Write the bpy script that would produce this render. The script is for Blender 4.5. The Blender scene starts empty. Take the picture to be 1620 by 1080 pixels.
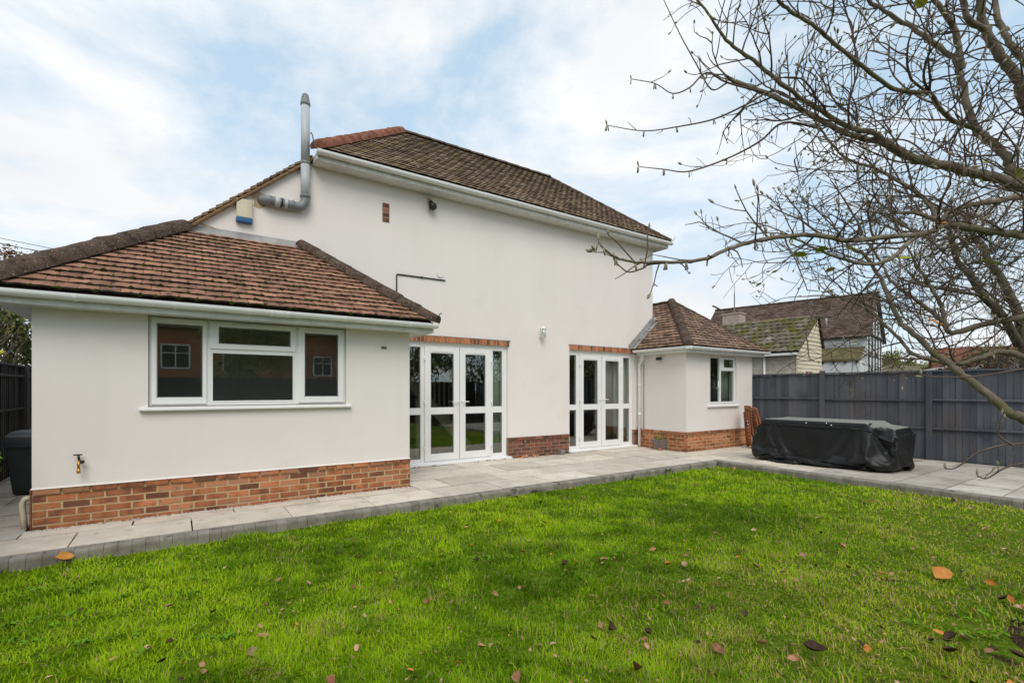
import bpy, bmesh, math, random
import numpy as np
from mathutils import Vector, Matrix
R_ = math.radians
random.seed(7); rng = np.random.default_rng(7)
scene = bpy.context.scene
COL = scene.collection

# ------------------------------------------------------------------ camera
cam = bpy.data.cameras.new('camera'); cam_o = bpy.data.objects.new('camera', cam); COL.objects.link(cam_o)
cam.sensor_width = 36.0; cam.lens = 17.22; cam.shift_y = 0.0475
cam.clip_start = 0.05; cam.clip_end = 2000
CAM = Vector((1.191, -6.679, 1.381))
cam_o.location = CAM; cam_o.rotation_euler = (R_(90), 0, -R_(34.326))
scene.camera = cam_o

# ------------------------------------------------------------------ world, sun, exposure
SUN_EL, SUN_AZ = R_(46), R_(205)          # azimuth clockwise from +Y
world = bpy.data.worlds.new('World'); scene.world = world; world.use_nodes = True
nt = world.node_tree; nt.nodes.clear()
def wn(t, **kw):
    n = nt.nodes.new(t)
    for k, v in kw.items(): setattr(n, k, v)
    return n
out = wn('ShaderNodeOutputWorld'); bg = wn('ShaderNodeBackground'); bg.inputs['Strength'].default_value = 0.14
sky = wn('ShaderNodeTexSky'); sky.sky_type = 'NISHITA'; sky.sun_disc = False
sky.sun_elevation = SUN_EL; sky.sun_rotation = SUN_AZ; sky.air_density = 1.0; sky.dust_density = 0.6; sky.ozone_density = 1.5
tc = wn('ShaderNodeTexCoord'); mp = wn('ShaderNodeMapping'); mp.inputs['Scale'].default_value = (1.0, 1.0, 2.2)
mp.inputs['Location'].default_value = (4.65, 0.39, 0.53)
n1 = wn('ShaderNodeTexNoise'); n1.inputs['Scale'].default_value = 2.3; n1.inputs['Detail'].default_value = 9; n1.inputs['Roughness'].default_value = 0.58
n1.inputs['Distortion'].default_value = 0.25
cr = wn('ShaderNodeValToRGB'); cr.color_ramp.elements[0].position = 0.42; cr.color_ramp.elements[0].color = (0.08,)*3 + (1,)
cr.color_ramp.elements[1].position = 0.60; cr.color_ramp.elements[1].color = (1, 1, 1, 1)
n2 = wn('ShaderNodeTexNoise'); n2.inputs['Scale'].default_value = 2.6; n2.inputs['Detail'].default_value = 6
cr2 = wn('ShaderNodeValToRGB'); cr2.color_ramp.elements[0].position = 0.35; cr2.color_ramp.elements[0].color = (5.2, 5.3, 5.45, 1)
cr2.color_ramp.elements[1].position = 0.65; cr2.color_ramp.elements[1].color = (6.0, 6.05, 6.1, 1)
mx = wn('ShaderNodeMix'); mx.data_type = 'RGBA'
L = nt.links.new
L(tc.outputs['Generated'], mp.inputs['Vector']); L(mp.outputs['Vector'], n1.inputs['Vector']); L(mp.outputs['Vector'], n2.inputs['Vector'])
L(n1.outputs['Fac'], cr.inputs['Fac']); L(n2.outputs['Fac'], cr2.inputs['Fac'])
hz = wn('ShaderNodeMix'); hz.data_type = 'RGBA'; hz.inputs['Factor'].default_value = 0.72; hz.inputs[7].default_value = (3.45, 4.75, 5.75, 1)   # thin high haze
L(sky.outputs['Color'], hz.inputs[6])
L(cr.outputs['Color'], mx.inputs['Factor']); L(hz.outputs[2], mx.inputs[6]); L(cr2.outputs['Color'], mx.inputs[7])
L(mx.outputs[2], bg.inputs['Color']); L(bg.outputs['Background'], out.inputs['Surface'])

sun = bpy.data.lights.new('sun', 'SUN'); sun.energy = 1.5; sun.angle = R_(35); sun.color = (1.0, 0.93, 0.82)
sun_o = bpy.data.objects.new('sun', sun); COL.objects.link(sun_o)
sd = Vector((math.sin(SUN_AZ)*math.cos(SUN_EL), math.cos(SUN_AZ)*math.cos(SUN_EL), math.sin(SUN_EL)))
sun_o.rotation_euler = sd.to_track_quat('Z', 'Y').to_euler()
scene.view_settings.view_transform = 'Standard'; scene.view_settings.look = 'None'
scene.view_settings.exposure = 0.30; scene.view_settings.gamma = 1.0

# ------------------------------------------------------------------ materials
def new_mat(name):
    m = bpy.data.materials.new(name); m.use_nodes = True
    t = m.node_tree; b = t.nodes['Principled BSDF']
    return m, t, b
def M(name, cols, rough=0.6, scale=4.0, detail=6.0, objvar=0.0, bump=0.0, bscale=60.0, spec=0.4, spots=None, pos=(0.3, 0.7), stretch=(1, 1, 1), hue=0.0, metal=0.0, attr=False, streak=None):
    """cols: colours blended by world-space noise; objvar: value change from piece to piece."""
    m, t, b = new_mat(name); N = t.nodes.new; K = t.links.new
    g = N('ShaderNodeNewGeometry'); mpn = N('ShaderNodeMapping'); mpn.inputs['Scale'].default_value = stretch
    K(g.outputs['Position'], mpn.inputs['Vector'])
    nz = N('ShaderNodeTexNoise'); nz.inputs['Scale'].default_value = scale; nz.inputs['Detail'].default_value = detail; nz.inputs['Roughness'].default_value = 0.6
    K(mpn.outputs['Vector'], nz.inputs['Vector'])
    rp = N('ShaderNodeValToRGB'); e = rp.color_ramp.elements
    n = len(cols)
    while len(e) < n: e.new(0.5)
    for i, c in enumerate(cols):
        e[i].position = pos[0] + (pos[1]-pos[0])*i/max(1, n-1); e[i].color = tuple(c) + (1,)
    fac = nz.outputs['Fac']
    rnd = None
    if objvar or hue or attr:
        oi = N('ShaderNodeObjectInfo'); rnd = oi.outputs['Random']
        if attr:
            at = N('ShaderNodeAttribute'); at.attribute_name = 'rnd'
            ad = N('ShaderNodeMath'); ad.operation = 'ADD'; K(at.outputs['Fac'], ad.inputs[0]); K(rnd, ad.inputs[1])
            fr = N('ShaderNodeMath'); fr.operation = 'FRACT'; K(ad.outputs[0], fr.inputs[0]); rnd = fr.outputs[0]
        if hue:        # piece-to-piece shift along the ramp
            mr = N('ShaderNodeMapRange'); mr.inputs[3].default_value = -hue; mr.inputs[4].default_value = hue; K(rnd, mr.inputs[0])
            ad = N('ShaderNodeMath'); ad.operation = 'ADD'; K(fac, ad.inputs[0]); K(mr.outputs[0], ad.inputs[1]); fac = ad.outputs[0]
    K(fac, rp.inputs['Fac']); colour = rp.outputs['Color']
    if objvar:
        mr = N('ShaderNodeMapRange'); mr.inputs[3].default_value = 1-objvar; mr.inputs[4].default_value = 1+objvar
        m7 = N('ShaderNodeMath'); m7.operation = 'MULTIPLY'; m7.inputs[1].default_value = 7.13; K(rnd, m7.inputs[0])
        f7 = N('ShaderNodeMath'); f7.operation = 'FRACT'; K(m7.outputs[0], f7.inputs[0]); K(f7.outputs[0], mr.inputs[0])
        hs = N('ShaderNodeHueSaturation'); K(mr.outputs[0], hs.inputs['Value']); K(colour, hs.inputs['Color']); colour = hs.outputs['Color']
    for sp in (spots or []):       # (colour, scale, threshold, width)
        ns = N('ShaderNodeTexNoise'); ns.inputs['Scale'].default_value = sp[1]; ns.inputs['Detail'].default_value = 4
        K(g.outputs['Position'], ns.inputs['Vector'])
        ms = N('ShaderNodeMapRange'); ms.inputs[1].default_value = sp[2]; ms.inputs[2].default_value = sp[2]+sp[3]; K(ns.outputs['Fac'], ms.inputs[0])
        mc = N('ShaderNodeMix'); mc.data_type = 'RGBA'; mc.inputs[7].default_value = tuple(sp[0]) + (1,)
        K(ms.outputs[0], mc.inputs['Factor']); K(colour, mc.inputs[6]); colour = mc.outputs[2]
    if streak:                     # vertical rain streaks / stains (colour, strength, xscale)
        m2 = N('ShaderNodeMapping'); m2.inputs['Scale'].default_value = (streak[2], streak[2], streak[2]*0.06); K(g.outputs['Position'], m2.inputs['Vector'])
        ns = N('ShaderNodeTexNoise'); ns.inputs['Scale'].default_value = 1.0; ns.inputs['Detail'].default_value = 5; K(m2.outputs[0], ns.inputs['Vector'])
        ms = N('ShaderNodeMapRange'); ms.inputs[1].default_value = 0.48; ms.inputs[2].default_value = 0.75; ms.inputs[4].default_value = streak[1]; K(ns.outputs['Fac'], ms.inputs[0])
        mc = N('ShaderNodeMix'); mc.data_type = 'RGBA'; mc.inputs[7].default_value = tuple(streak[0]) + (1,)
        K(ms.outputs[0], mc.inputs['Factor']); K(colour, mc.inputs[6]); colour = mc.outputs[2]
    K(colour, b.inputs['Base Color'])
    b.inputs['Roughness'].default_value = rough; b.inputs['Specular IOR Level'].default_value = spec; b.inputs['Metallic'].default_value = metal
    if bump:
        nb = N('ShaderNodeTexNoise'); nb.inputs['Scale'].default_value = bscale; nb.inputs['Detail'].default_value = 5
        K(mpn.outputs['Vector'], nb.inputs['Vector'])
        bp = N('ShaderNodeBump'); bp.inputs['Strength'].default_value = bump; bp.inputs['Distance'].default_value = 0.01
        K(nb.outputs['Fac'], bp.inputs['Height']); K(bp.outputs['Normal'], b.inputs['Normal'])
    return m
def vary(c, f): return tuple(min(1, x*f) for x in c)
MAT = {}
MAT['render'] = M('white_render', [(.815,.758,.72), (.85,.795,.758)], 0.85, 1.2, 8, bump=.12, bscale=130, spec=.2, streak=((.72,.67,.61), .20, 3.0), spots=[((.73,.68,.63), 1.4, .62, .25)])
MAT['pvc'] = M('white_plastic', [(.80,.80,.79), (.86,.86,.85)], 0.32, 2.0, spec=.45)
MAT['pvc_dirty'] = M('weathered_white_plastic', [(.70,.70,.67), (.80,.80,.78)], 0.4, 5.0, spec=.4, streak=((.45,.45,.40), .5, 9.0))
MAT['brick'] = M('red_brick', [(.20,.085,.052), (.39,.14,.062), (.50,.195,.09), (.42,.20,.115)], 0.85, 7, 8, objvar=.22, hue=.22, bump=.5, bscale=90, spec=.2, spots=[((.12,.07,.055), 14, .62, .12)])
MAT['brick_old'] = M('weathered_brick', [(.12,.06,.045), (.25,.09,.055), (.33,.13,.08)], 0.9, 6, 8, objvar=.22, hue=.2, bump=.5, bscale=90, spec=.2, spots=[((.07,.05,.045), 6, .52, .2), ((.45,.42,.38), 10, .68, .1)])
MAT['mortar'] = M('sand_mortar', [(.48,.345,.19), (.60,.455,.28)], 0.95, 20, bump=.4, bscale=150, spec=.1)
MAT['mortar_old'] = M('grey_mortar', [(.24,.17,.12), (.36,.28,.20)], 0.95, 20, bump=.4, bscale=150, spec=.1)
MAT['tile'] = M('clay_tile', [(.195,.100,.066), (.30,.152,.097), (.41,.22,.142)], 0.85, 6, 8, objvar=.16, hue=.12, bump=.6, bscale=70, spec=.25, attr=True, spots=[((.42,.38,.33), 34, .70, .05), ((.05,.035,.025), 9, .60, .12)])
MAT['tile_edge'] = M('shadow_algae_tile_edge', [(.020,.017,.012), (.050,.040,.028)], 0.95, 18, spec=.1)  # shadow line under each course painted into the edge colour, along with algae
MAT['tile_main'] = M('weathered_main_roof_tile', [(.155,.103,.068), (.245,.165,.105), (.34,.245,.165)], 0.9, 2.2, 8, objvar=.30, hue=.15, bump=.5, bscale=70, spec=.2, attr=True, spots=[((.28,.22,.07), 2.4, .56, .2), ((.42,.38,.32), 30, .68, .05), ((.06,.045,.03), 12, .60, .1)])
MAT['tile_side'] = M('side_roof_tile', [(.15,.095,.068), (.23,.14,.098), (.31,.195,.138)], 0.88, 3, 8, objvar=.26, hue=.18, bump=.5, bscale=70, spec=.2, attr=True, spots=[((.16,.13,.05), 2.0, .60, .2), ((.38,.34,.3), 30, .70, .05)])
MAT['hip'] = M('lichened_hip_tile', [(.050,.036,.028), (.10,.068,.050), (.165,.108,.075)], 0.92, 14, 9, objvar=.08, bump=1.0, bscale=40, spec=.15, spots=[((.52,.48,.42), 55, .655, .04), ((.035,.028,.02), 14, .58, .1)])
MAT['hip_red'] = M('reddish_ridge_tile', [(.16,.07,.045), (.30,.115,.07)], 0.92, 9, 9, objvar=.15, bump=1.0, bscale=40, spec=.15, spots=[((.48,.42,.36), 24, .66, .06)])
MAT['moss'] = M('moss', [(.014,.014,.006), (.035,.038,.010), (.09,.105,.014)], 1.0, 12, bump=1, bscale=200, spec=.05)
MAT['deck'] = M('roof_underlay', [(.04,.025,.02), (.06,.04,.03)], 0.95, 8)
MAT['lead'] = M('lead_sheet', [(.22,.22,.22), (.42,.42,.41)], 0.6, 4, 9, spec=.5, bump=.4, bscale=25)
MAT['timber'] = M('bare_verge_timber', [(.20,.12,.055), (.34,.21,.10)], 0.8, 6, stretch=(1, 1, 4))
MAT['grey_pvc'] = M('grey_plastic', [(.17,.175,.18), (.24,.245,.25)], 0.45, 6)
MAT['pale_pvc'] = M('pale_grey_flue', [(.46,.48,.50), (.55,.57,.59)], 0.4, 3, streak=((.36,.36,.36), .4, 12))
MAT['black'] = M('black_plastic', [(.012,.012,.013), (.022,.022,.024)], 0.45, 10)
MAT['cream'] = M('yellowed_plastic', [(.62,.56,.40), (.70,.65,.49)], 0.5, 6, streak=((.45,.38,.22), .5, 10))
MAT['blue'] = M('blue_plastic', [(.02,.10,.24), (.04,.15,.32)], 0.4, 10)
MAT['ochre'] = M('exposed_undercoat', [(.42,.32,.17), (.58,.50,.36)], 0.9, 14, bump=.6, bscale=60)
MAT['brass'] = M('brass', [(.50,.26,.06), (.62,.36,.10)], 0.4, 20, metal=.8)
MAT['steel'] = M('brushed_metal', [(.55,.55,.56), (.65,.65,.66)], 0.3, 20, metal=.9)
MAT['slab'] = M('grey_sandstone', [(.52,.455,.37), (.63,.56,.468), (.71,.64,.545)], 0.85, 3.0, 9, objvar=.12, hue=.10, bump=.35, bscale=40, spec=.25, spots=[((.36,.33,.29), 7, .62, .12)])
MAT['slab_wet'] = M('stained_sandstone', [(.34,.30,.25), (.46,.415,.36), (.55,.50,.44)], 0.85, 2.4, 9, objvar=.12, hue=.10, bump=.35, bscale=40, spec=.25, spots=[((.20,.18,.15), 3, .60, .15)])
MAT['kerb'] = M('charcoal_kerb_block', [(.18,.158,.13), (.255,.23,.195), (.31,.285,.245)], 0.9, 6, 8, objvar=.07, hue=.08, bump=.4, bscale=80, spec=.2, spots=[((.05,.05,.035), 5, .60, .1)])
MAT['joint'] = M('dark_joint_sand', [(.016,.013,.009), (.04,.032,.022)], 1.0, 14, spec=.05)
MAT['pebble'] = M('pale_pebble', [(.50,.45,.40), (.68,.65,.60)], 0.8, 60, objvar=0)
MAT['fence'] = M('charcoal_stained_board', [(.070,.077,.092), (.098,.103,.117), (.125,.118,.122)], 0.75, 2.2, 8, objvar=.14, hue=.10, bump=.5, bscale=30, spec=.25, stretch=(1, 1, .12), spots=[((.095,.085,.088), 1.3, .50, .2), ((.058,.066,.082), 2.1, .56, .2)])
MAT['fence_old'] = M('weathered_dark_board', [(.018,.018,.018), (.05,.048,.045), (.08,.078,.075)], 0.85, 2.0, 8, objvar=.3, hue=.14, bump=.6, bscale=30, spec=.2, stretch=(1, 1, .15))
MAT['soil'] = M('soil', [(.030,.020,.011), (.075,.050,.030)], 1.0, 9, 9, bump=1, bscale=30, spec=.05)
MAT['ground'] = M('rough_ground', [(.05,.055,.025), (.09,.085,.045)], 1.0, .6, 8, spec=.05)
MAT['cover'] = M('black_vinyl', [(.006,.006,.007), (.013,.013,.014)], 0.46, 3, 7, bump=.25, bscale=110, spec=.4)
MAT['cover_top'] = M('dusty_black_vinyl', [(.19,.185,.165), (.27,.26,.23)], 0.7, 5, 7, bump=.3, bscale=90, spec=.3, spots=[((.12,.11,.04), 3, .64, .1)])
MAT['teak'] = M('oiled_teak', [(.22,.075,.028), (.38,.14,.055)], 0.55, 5, 8, objvar=.2, stretch=(6, 6, 1))
MAT['terracotta_grey'] = M('grey_ceramic', [(.16,.13,.12), (.22,.185,.17)], 0.8, 14, bump=.3, bscale=60)
MAT['terracotta'] = M('terracotta', [(.42,.13,.06), (.5,.18,.09)], 0.8, 14)
MAT['bin'] = M('dark_bin_plastic', [(.018,.022,.026), (.03,.034,.038)], 0.45, 8)
MAT['bark'] = M('magnolia_bark', [(.10,.078,.058), (.19,.155,.115), (.27,.23,.17)], 0.9, 14, 8, bump=.7, bscale=120, spec=.2, stretch=(1, 1, 1), spots=[((.15,.14,.07), 5, .55, .15), ((.30,.28,.23), 11, .64, .1)])
MAT['twig'] = M('brown_twig', [(.085,.058,.046), (.17,.125,.098)], 0.8, 10, spec=.25)
MAT['bark_dark'] = M('dark_bark', [(.07,.060,.046), (.13,.115,.085), (.16,.15,.09)], 0.9, 6, 8, spec=.1)
MAT['bud'] = M('grey_green_bud', [(.22,.20,.12), (.38,.35,.25)], 0.8, 30, spec=.2)
MAT['leaf_yellow'] = M('yellowing_leaf', [(.30,.36,.02), (.50,.46,.04)], 0.6, 16)
MAT['leaf_orange'] = M('orange_leaf', [(.50,.17,.02), (.60,.26,.05)], 0.6, 20, objvar=.15)
MAT['leaf_brown'] = M('brown_fallen_leaf', [(.24,.105,.05), (.42,.22,.12), (.54,.36,.23)], 0.75, 26, objvar=.3, hue=.2, spec=.2)
MAT['leaf_dark'] = M('dark_fallen_leaf', [(.040,.024,.014), (.095,.058,.034)], 0.75, 30, objvar=.25, spec=.2)
MAT['foliage'] = M('evergreen_leaf', [(.06,.085,.014), (.12,.15,.03), (.23,.21,.055)], 0.6, 1.5, 5, spec=.3, attr=True, hue=.25)
MAT['foliage_red'] = M('autumn_leaf', [(.09,.03,.015), (.20,.06,.025), (.17,.12,.03)], 0.6, 1.5, 5, attr=True, hue=.25)
MAT['foliage_bright'] = M('bright_leaf', [(.10,.23,.010), (.19,.34,.025)], 0.6, 8, spec=.12)
MAT['room'] = M('interior_wall', [(.19,.175,.15), (.24,.225,.19)], 0.9, 2)
MAT['room_floor'] = M('interior_floor', [(.22,.17,.12), (.28,.22,.15)], 0.6, 4)
MAT['curtain'] = M('pale_curtain', [(.40,.43,.37), (.50,.53,.46)], 0.9, 3)
MAT['curtain_grey'] = M('grey_curtain', [(.22,.22,.235), (.27,.27,.285)], 0.9, 3)
MAT['oak'] = M('varnished_stair_wood', [(.38,.34,.24), (.46,.42,.31)], 0.5, 5)
MAT['cream_brick'] = M('cream_painted_brick', [(.56,.50,.42), (.66,.61,.53)], 0.9, 5, objvar=.08)
MAT['pink_joint'] = M('pinkish_joint', [(.40,.31,.26), (.48,.39,.33)], 0.9, 8)
MAT['weatherboard'] = M('cream_weatherboard', [(.70,.61,.43), (.78,.70,.53)], 0.7, 3, objvar=.05)
MAT['pantile'] = M('mossy_pantile', [(.085,.066,.045), (.15,.125,.09), (.22,.20,.155)], 0.9, 4, 8, objvar=.25, bump=.6, bscale=50, spec=.2, attr=True, hue=.15, spots=[((.10,.10,.016), 2.6, .50, .12)])
MAT['far_roof'] = M('old_brown_roof', [(.075,.050,.041), (.12,.080,.065), (.175,.125,.102)], 0.9, 2.5, 9, bump=.6, bscale=14, spec=.15, attr=True, hue=.15)
MAT['far_roof_moss'] = M('mossy_leanto_roof', [(.085,.072,.035), (.13,.11,.045), (.19,.155,.06)], 0.9, 3, 8)
MAT['far_white'] = M('white_painted_wall', [(.66,.67,.68), (.74,.75,.76)], 0.9, 2)
MAT['dark_timber'] = M('black_timber', [(.015,.013,.012), (.03,.026,.022)], 0.8, 5)
MAT['orange_roof'] = M('orange_clay_roof', [(.38,.11,.05), (.52,.18,.085)], 0.9, 2, attr=True, hue=.1)
MAT['hill'] = M('far_field', [(.07,.08,.04), (.14,.12,.06), (.17,.10,.05)], 1.0, .05, 6)
MAT['rear_brick'] = M('rear_house_brick', [(.30,.12,.07), (.42,.18,.10)], 0.9, 6, 8)
def glass_mat(name, tint=(.86,.90,.87), f0=.12):
    m, t, b = new_mat(name); t.nodes.remove(b); N = t.nodes.new; K = t.links.new
    o = t.nodes['Material Output']
    tr = N('ShaderNodeBsdfTransparent'); tr.inputs[0].default_value = tint + (1,)
    gl = N('ShaderNodeBsdfGlossy'); gl.inputs['Roughness'].default_value = 0.0; gl.inputs['Color'].default_value = (1, 1, 1, 1)
    ge = N('ShaderNodeNewGeometry'); dt = N('ShaderNodeVectorMath'); dt.operation = 'DOT_PRODUCT'; K(ge.outputs['Normal'], dt.inputs[0]); K(ge.outputs['Incoming'], dt.inputs[1])
    def mth(op, a, b=None):
        n = N('ShaderNodeMath'); n.operation = op
        for i, x in enumerate((a, b)):
            if x is None: continue
            if isinstance(x, (int, float)): n.inputs[i].default_value = x
            else: K(x, n.inputs[i])
        return n.outputs[0]
    f5 = mth('POWER', mth('SUBTRACT', 1.0, mth('ABSOLUTE', dt.outputs['Value'])), 5.0); fac = mth('ADD', mth('MULTIPLY', f5, 1-f0), f0)   # Schlick reflectance of each face
    mxs = N('ShaderNodeMixShader'); K(fac, mxs.inputs[0]); K(tr.outputs[0], mxs.inputs[1]); K(gl.outputs[0], mxs.inputs[2]); K(mxs.outputs[0], o.inputs['Surface'])
    return m
MAT['glass'] = glass_mat('window_glass')
def grass_mat():
    m, t, b = new_mat('grass_blades'); N = t.nodes.new; K = t.links.new
    at = N('ShaderNodeAttribute'); at.attribute_name = 'tint'
    K(at.outputs['Color'], b.inputs['Base Color']); b.inputs['Roughness'].default_value = .55; b.inputs['Specular IOR Level'].default_value = .12
    tl = N('ShaderNodeBsdfTranslucent'); K(at.outputs['Color'], tl.inputs['Color'])
    ms = N('ShaderNodeMixShader'); ms.inputs[0].default_value = .30
    K(b.outputs[0], ms.inputs[1]); K(tl.outputs[0], ms.inputs[2]); K(ms.outputs[0], t.nodes['Material Output'].inputs['Surface'])
    return m
MAT['grass'] = grass_mat()
MAT['turf'] = M('turf_base', [(.035,.065,.004), (.095,.165,.006), (.17,.19,.03)], 1.0, 26, 9, bump=1, bscale=120, spec=.05, spots=[((.05,.042,.018), 7, .60, .12)])

# ------------------------------------------------------------------ helpers
def tag(o, label=None, cat=None, group=None, kind=None):
    if label: o['label'] = label
    if cat: o['category'] = cat
    if group: o['group'] = group
    if kind: o['kind'] = kind
    return o
def link(name, mesh, mat=None, parent=None):
    o = bpy.data.objects.new(name, mesh); COL.objects.link(o)
    if mat is not None and mesh is not None and not mesh.materials: mesh.materials.append(MAT[mat] if isinstance(mat, str) else mat)
    if parent is not None: o.parent = parent
    return o
def empty(name, loc=(0, 0, 0)):
    # every thing's Empty stays at the origin unless it is copied, so parts can be given world coordinates
    o = bpy.data.objects.new(name, None); o.empty_display_size = .2; COL.objects.link(o); o.location = loc
    return o
class MB:
    def __init__(s): s.v = []; s.f = []; s.rnd = []; s.smooth = []
    def add(s, vs, fs, rnd=0.0, smooth=False):
        b = len(s.v); s.v.extend([tuple(p) for p in vs]); s.f.extend([tuple(b+i for i in f) for f in fs]); s.rnd.extend([rnd]*len(vs)); s.smooth.extend([smooth]*len(fs)); return s
    def box(s, lo, hi, rnd=0.0):
        x0, y0, z0 = lo; x1, y1, z1 = hi
        return s.add([(x0,y0,z0),(x1,y0,z0),(x1,y1,z0),(x0,y1,z0),(x0,y0,z1),(x1,y0,z1),(x1,y1,z1),(x0,y1,z1)],
            [(0,3,2,1),(4,5,6,7),(0,1,5,4),(1,2,6,5),(2,3,7,6),(3,0,4,7)], rnd)
    def bar(s, a, b, w, h, up=(0, 0, 1), rnd=0.0):
        a = Vector(a); b = Vector(b); d = (b-a).normalized(); up = Vector(up); sx = d.cross(up)
        if sx.length < 1e-4: sx = d.cross(Vector((1, 0, 0)))
        sx.normalize(); uy = sx.cross(d); sx *= w/2; uy *= h/2
        vs = [a-sx-uy, a+sx-uy, a+sx+uy, a-sx+uy, b-sx-uy, b+sx-uy, b+sx+uy, b-sx+uy]
        return s.add(vs, [(0,3,2,1),(4,5,6,7),(0,1,5,4),(1,2,6,5),(2,3,7,6),(3,0,4,7)], rnd)
    def tube(s, pts, rad, n=8, caps=True, rnd=0.0):
        pts = [Vector(p) for p in pts]; m = len(pts)
        if not hasattr(rad, '__len__'): rad = [rad]*m
        t = (pts[1]-pts[0]).normalized(); u = t.orthogonal().normalized(); vs = []
        for i, p in enumerate(pts):
            tt = (pts[min(i+1, m-1)]-pts[max(i-1, 0)]).normalized()
            u = (u - tt*u.dot(tt)); u = u.normalized() if u.length > 1e-6 else tt.orthogonal().normalized(); w = tt.cross(u)
            for k in range(n):
                a = 2*math.pi*k/n; vs.append(p + (u*math.cos(a)+w*math.sin(a))*rad[i])
        fs = [(i*n+k, i*n+(k+1) % n, (i+1)*n+(k+1) % n, (i+1)*n+k) for i in range(m-1) for k in range(n)]
        s.add(vs, fs, rnd, True)
        if caps:
            b = len(s.v)-len(vs); s.f.append(tuple(b+k for k in reversed(range(n)))); s.f.append(tuple(b+(m-1)*n+k for k in range(n))); s.smooth += [False, False]
        return s
    def lathe(s, c, prof, n=20, rnd=0.0):
        vs = []; c = Vector(c)
        for r, z in prof:
            for k in range(n):
                a = 2*math.pi*k/n; vs.append(c+Vector((r*math.cos(a), r*math.sin(a), z)))
        fs = [(i*n+k, i*n+(k+1) % n, (i+1)*n+(k+1) % n, (i+1)*n+k) for i in range(len(prof)-1) for k in range(n)]
        s.add(vs, fs, rnd, True)
        b = len(s.v)-len(vs); s.f.append(tuple(b+k for k in reversed(range(n)))); s.f.append(tuple(b+(len(prof)-1)*n+k for k in range(n))); s.smooth += [False, False]
        return s
    def prism(s, poly, axis, a, b, rnd=0.0):
        """poly: 2-D outline in the two other axes, extruded along axis from a to b"""
        def P(q, t):
            l = list(q); l.insert(axis, t); return tuple(l)
        n = len(poly); vs = [P(q, a) for q in poly]+[P(q, b) for q in poly]
        return s.add(vs, [tuple(range(n)), tuple(reversed(range(n, 2*n)))]+[(i, n+i, n+(i+1) % n, (i+1) % n) for i in range(n)], rnd)
    def mesh(s, name):
        me = bpy.data.meshes.new(name); me.from_pydata(s.v, [], s.f); me.update()
        if any(s.rnd):
            at = me.attributes.new('rnd', 'FLOAT', 'POINT'); at.data.foreach_set('value', s.rnd)
        if any(s.smooth): me.polygons.foreach_set('use_smooth', s.smooth)
        bm = bmesh.new(); bm.from_mesh(me); bmesh.ops.recalc_face_normals(bm, faces=bm.faces); bm.to_mesh(me); bm.free()
        return me
    def build(s, name, mat, parent=None): return link(name, s.mesh(name), mat, parent)
def bevel_mesh(me, w, seg=1):
    bm = bmesh.new(); bm.from_mesh(me)
    bmesh.ops.bevel(bm, geom=list(bm.edges), offset=w, segments=seg, affect='EDGES', profile=.6); bm.to_mesh(me); bm.free(); return me
def bbox(name, lo, hi, mat, parent, w=.004, seg=1):
    """one bevelled box as an object"""
    me = MB().box(lo, hi).mesh(name); bevel_mesh(me, w, seg); return link(name, me, mat, parent)
def vnoise(x, y, seed=0):
    """smooth 2-D value noise, numpy"""
    xi = np.floor(x).astype(int); yi = np.floor(y).astype(int); fx = x-xi; fy = y-yi
    def h(a, b):
        n = (a*374761393 + b*668265263 + seed*974711) & 0x7fffffff
        n = ((n ^ (n >> 13))*1274126177) & 0x7fffffff
        return ((n ^ (n >> 16)) & 0xffff)/65535.0
    fx = fx*fx*(3-2*fx); fy = fy*fy*(3-2*fy)
    return (h(xi, yi)*(1-fx)+h(xi+1, yi)*fx)*(1-fy)+(h(xi, yi+1)*(1-fx)+h(xi+1, yi+1)*fx)*fy
def fast_mesh(name, V, F, rnd=None, tint=None, smooth=False):
    """V (n,3) array, F (m,k) array of one face size"""
    me = bpy.data.meshes.new(name); n, m, k = len(V), len(F), F.shape[1]
    me.vertices.add(n); me.vertices.foreach_set('co', np.asarray(V, np.float32).ravel())
    me.loops.add(m*k); me.loops.foreach_set('vertex_index', np.asarray(F, np.int32).ravel())
    me.polygons.add(m); me.polygons.foreach_set('loop_start', np.arange(0, m*k, k, dtype=np.int32))
    if smooth: me.polygons.foreach_set('use_smooth', np.ones(m, bool))
    me.update(calc_edges=True); me.validate()
    if rnd is not None: me.attributes.new('rnd', 'FLOAT', 'POINT').data.foreach_set('value', np.asarray(rnd, np.float32))
    if tint is not None: me.attributes.new('tint', 'FLOAT_COLOR', 'POINT').data.foreach_set('color', np.asarray(tint, np.float32).ravel())
    return me

# ================================================================== SETTING
me = MB().add([(-400,-400,-.16),(500,-400,-.16),(500,500,-.16),(-400,500,-.16)], [(0,1,2,3)]).mesh('ground')
tag(link('ground', me, 'ground'), 'rough ground reaching to the horizon', kind='structure')
# lawn sheet
gx = np.linspace(-1.0, 9.93, 90); gy = np.linspace(-12.6, -1.03, 96); X, Y = np.meshgrid(gx, gy)
def lawn_h(x, y): return -.105 + .022*(vnoise(x*1.1, y*1.1, 3)-.5) + .012*(vnoise(x*4.1, y*4.1, 5)-.5)
Z = lawn_h(X, Y); V = np.stack([X.ravel(), Y.ravel(), Z.ravel()], 1); nx, ny = 90, 96
idx = np.arange(nx*ny).reshape(ny, nx); F = np.stack([idx[:-1,:-1].ravel(), idx[:-1,1:].ravel(), idx[1:,1:].ravel(), idx[1:,:-1].ravel()], 1)
tag(link('lawn', fast_mesh('lawn', V, F, smooth=True), 'turf'), 'lawn turf sheet beneath the grass', kind='structure')

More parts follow.
